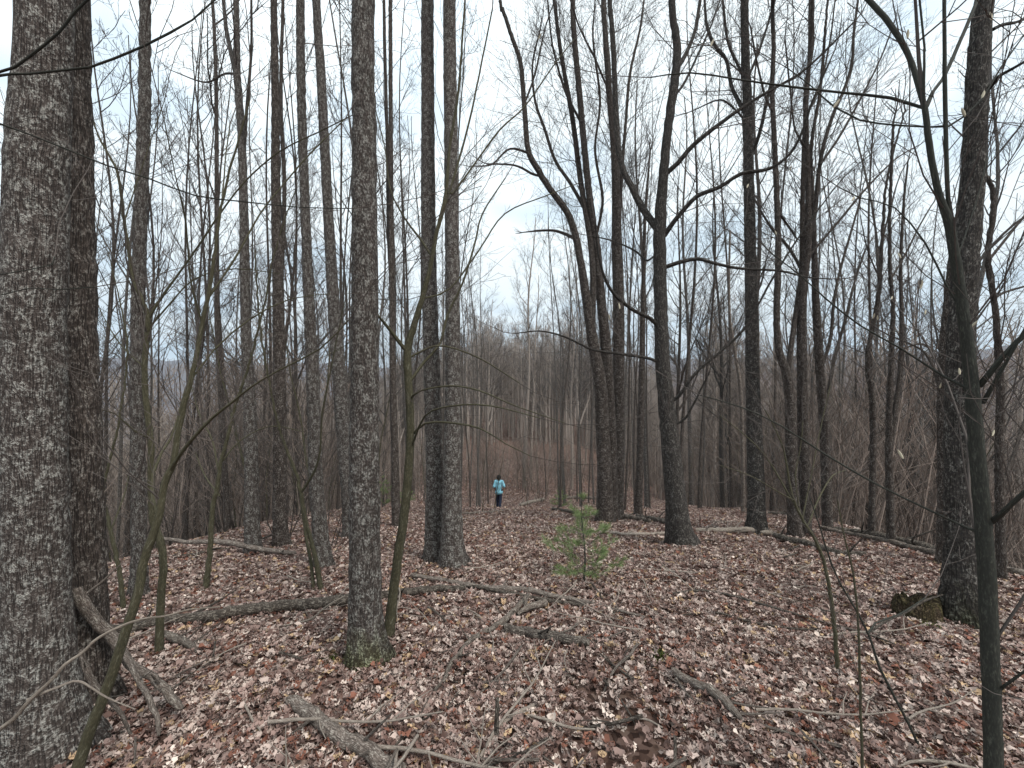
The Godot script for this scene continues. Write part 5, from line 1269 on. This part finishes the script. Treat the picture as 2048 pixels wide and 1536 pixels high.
func far_forest() -> void:
	# the wooded sides of the valley, too many and too far to tell apart
	var b := Buf.new()
	var pts := PackedVector3Array([Vector3(0, -1, 0), Vector3(0.1, 6, 0), Vector3(0, 12, 0.1), Vector3(0.1, 18, 0)])
	tube(b, pts, PackedFloat32Array([0.17, 0.13, 0.09, 0.03]), 5, 1.0, Color.WHITE)
	b.uv.clear()
	b.c.clear()
	var tw := Buf.new()
	for k in 26:
		var h := rng.randf_range(6.0, 17.0)
		var az := rng.randf() * TAU
		twig(tw, Vector3(0, h, 0), Vector3(cos(az), rng.randf_range(0.8, 1.6), sin(az)).normalized(), rng.randf_range(2.2, 4.6) * (1.2 - h / 26.0), 0.035, 1, 0.014)
	var first := b.v.size()
	b.v.append_array(tw.v)
	b.n.append_array(tw.n)
	for i in tw.i: b.i.append(i + first)
	var mesh := mesh_of(b)
	var where: Array[Transform3D] = []
	var tries := 0
	while where.size() < 6500 and tries < 60000:
		tries += 1
		var d := 36.0 * pow(22.0, rng.randf())
		var a := rng.randf_range(-1.0, 1.0)
		var x := d * sin(a)
		var z := -d * cos(a)
		if d < 125.0 and absf(x) < 0.45 * d and d < 60.0: continue
		var s := rng.randf_range(0.7, 1.15)
		where.append(Transform3D(Basis(Vector3.UP, rng.randf() * TAU).scaled(Vector3.ONE * s), Vector3(x, ground(x, z), z)))
	var mm := MultiMesh.new()
	mm.transform_format = MultiMesh.TRANSFORM_3D
	mm.mesh = mesh
	mm.instance_count = where.size()
	for k in where.size(): mm.set_instance_transform(k, where[k])
	var o := MultiMeshInstance3D.new()
	o.name = "far_forest"
	o.multimesh = mm
	o.material_override = mats["far_bark"]
	add_child(o)
	tag(o, "leafless forest covering the slopes and valley sides far beyond the ridge", "forest", "", "stuff")

func thicket() -> void:
	# the grey-brown mass of thin stems that closes the view below the ridge
	for v in 3:
		var b := Buf.new()
		for k in 3:
			var d := Vector3(rng.randf_range(-0.2, 0.2), 1, rng.randf_range(-0.2, 0.2)).normalized()
			twig(b, Vector3(rng.randf_range(-0.6, 0.6), -0.1, rng.randf_range(-0.6, 0.6)), d, rng.randf_range(2.2, 5.5), rng.randf_range(0.010, 0.024), 1, 0.006)
		var where: Array[Transform3D] = []
		var tries := 0
		while where.size() < 460 and tries < 40000:
			tries += 1
			var d := 8.5 + 50.0 * pow(rng.randf(), 1.2)
			var x := d * rng.randf_range(-1.4, 1.4)
			var out := maxf(x - (4.6 + 0.27 * minf(d, 20.0)), -x - (3.6 + 0.1 * minf(d, 30.0)))
			if d < 24.0 and out < 0.0: continue
			if absf(x) < 1.3 and d < 25.0: continue
			where.append(Transform3D(Basis(Vector3.UP, rng.randf() * TAU).scaled(Vector3.ONE * rng.randf_range(0.7, 1.25)), Vector3(x, at_ground(x, -d), -d)))
		var mm := MultiMesh.new()
		mm.transform_format = MultiMesh.TRANSFORM_3D
		mm.use_colors = true
		mm.mesh = mesh_of(b)
		mm.instance_count = where.size()
		for k in where.size():
			mm.set_instance_transform(k, where[k])
			mm.set_instance_color(k, Color(0.215, 0.172, 0.146) * rng.randf_range(0.4, 1.5))
		var o := MultiMeshInstance3D.new()
		o.name = numbered("thicket_undergrowth")
		o.multimesh = mm
		o.material_override = mats["brush"]
		add_child(o)
		tag(o, ["dense leafless thicket of thin brown stems on the slopes and far end of the ridge", "thin bare brush mixed through the slopes below the ridge", "fine leafless stems filling the gaps between the trunks farther off"][v], "thicket", "", "stuff")

func leaf_litter() -> void:
	var shapes: Array[ArrayMesh] = []
	for k in 12: shapes.append(leaf_mesh(k))
	var where: Array = []
	var tone: Array = []
	for k in shapes.size():
		where.append([])
		tone.append([])
	# near the camera and along the ridge; ever thinner with distance
	var bands := [[0.9, 3.2, 2500.0], [3.2, 6.0, 1450.0], [6.0, 10.0, 800.0], [10.0, 17.0, 380.0], [17.0, 32.0, 190.0], [32.0, 50.0, 60.0]]
	for q in bands:
		var reach: float = minf(1.5 * q[1] + 0.8, 17.0)
		var n := int((q[1] - q[0]) * 2.0 * reach * q[2])
		for k in n:
			var d := rng.randf_range(q[0], q[1])
			var x := rng.randf_range(-reach, reach)
			if absf(x) > 1.5 * d + 0.8: continue
			if rng.randf() < bare_patch(x, -d): continue
			var s := (0.035 + 0.05 * rng.randf() * rng.randf() + 0.01 * rng.randf()) * (1.0 + 0.03 * d)
			var j := rng.randi() % shapes.size()
			where[j].append(leaf_place(x, -d, s, rng.randf_range(0.002, 0.042), rng.randf_range(0.2, 1.0)))
			tone[j].append(leaf_tone())
	for j in shapes.size():
		var mm := MultiMesh.new()
		mm.transform_format = MultiMesh.TRANSFORM_3D
		mm.use_colors = true
		mm.mesh = shapes[j]
		mm.instance_count = where[j].size()
		for k in where[j].size():
			mm.set_instance_transform(k, where[j][k])
			mm.set_instance_color(k, tone[j][k])
		var o := MultiMeshInstance3D.new()
		o.name = numbered("leaf_litter")
		o.multimesh = mm
		o.material_override = mats["leaf"]
		get_node("ground").add_child(o)
		o.set_meta("kind", "stuff")
	# the nearest, largest leaves one by one
	var tints: Array[StandardMaterial3D] = []
	for k in 14:
		var m := flat(leaf_tone() * 1.12, 0.75)
		m.backlight_enabled = true
		m.backlight = Color(0.2, 0.2, 0.2)
		tints.append(m)
	var made := 0
	while made < 300:
		var d := 1.5 + 1.7 * pow(rng.randf(), 1.3)
		var x := rng.randf_range(-1.36, 1.36) * d
		if rng.randf() < bare_patch(x, -d): continue
		var o := part("leaf", shapes[rng.randi() % shapes.size()], tints[rng.randi() % tints.size()], get_node("ground"))
		o.transform = leaf_place(x, -d, rng.randf_range(0.062, 0.108), rng.randf_range(0.032, 0.05), rng.randf_range(0.1, 0.6))
		made += 1

func sticks() -> void:
	var kinds: Array[Node3D] = []
	for k in 5:
		var t := Node3D.new()
		t.name = "fallen_stick"
		var len := rng.randf_range(0.45, 1.2)
		var b := Buf.new()
		var pts := PackedVector3Array()
		var rad := PackedFloat32Array()
		var q := Vector3(-len * 0.5, 0.008, 0)
		var d := Vector3(1, 0, 0)
		for j in 8:
			pts.append(q)
			rad.append(lerpf(0.008, 0.003, j / 7.0))
			d = (d + Vector3(0, rng.randf_range(-0.1, 0.1), rng.randf_range(-0.3, 0.3))).normalized()
			q += d * len / 7.0
		tube(b, pts, rad, 6, 0.5, Color.WHITE, 0.6)
		for j in [2, 4, 5]:
			if rng.randf() < 0.7:
				var e := Vector3(0.6, 0.25, rng.randf_range(-1, 1)).normalized() * rng.randf_range(0.06, 0.2)
				tube(b, PackedVector3Array([pts[j], pts[j] + e * 0.5, pts[j] + e + Vector3(0.02, -0.01, 0)]), PackedFloat32Array([0.004, 0.003, 0.0015]), 5, 0.5, Color.WHITE)
		part("stem", mesh_of(b), mats[["bare", "wood", "bare", "bark", "wood"][k % 5]], t)
		t.set_meta("called", "fallen_stick")
		kinds.append(t)
	var used := {}
	for k in 190:
		var d := 1.5 + 9.0 * pow(rng.randf(), 1.4)
		var x := rng.randf_range(-1.2, 1.2) * d
		if absf(x) > 5.0: continue
		set_out(kinds[rng.randi() % 5], used, x, -d, rng.randf_range(0.6, 1.3), "small dead stick lying loose among the fallen leaves", "stick", "small dead sticks among the fallen leaves", -0.045)
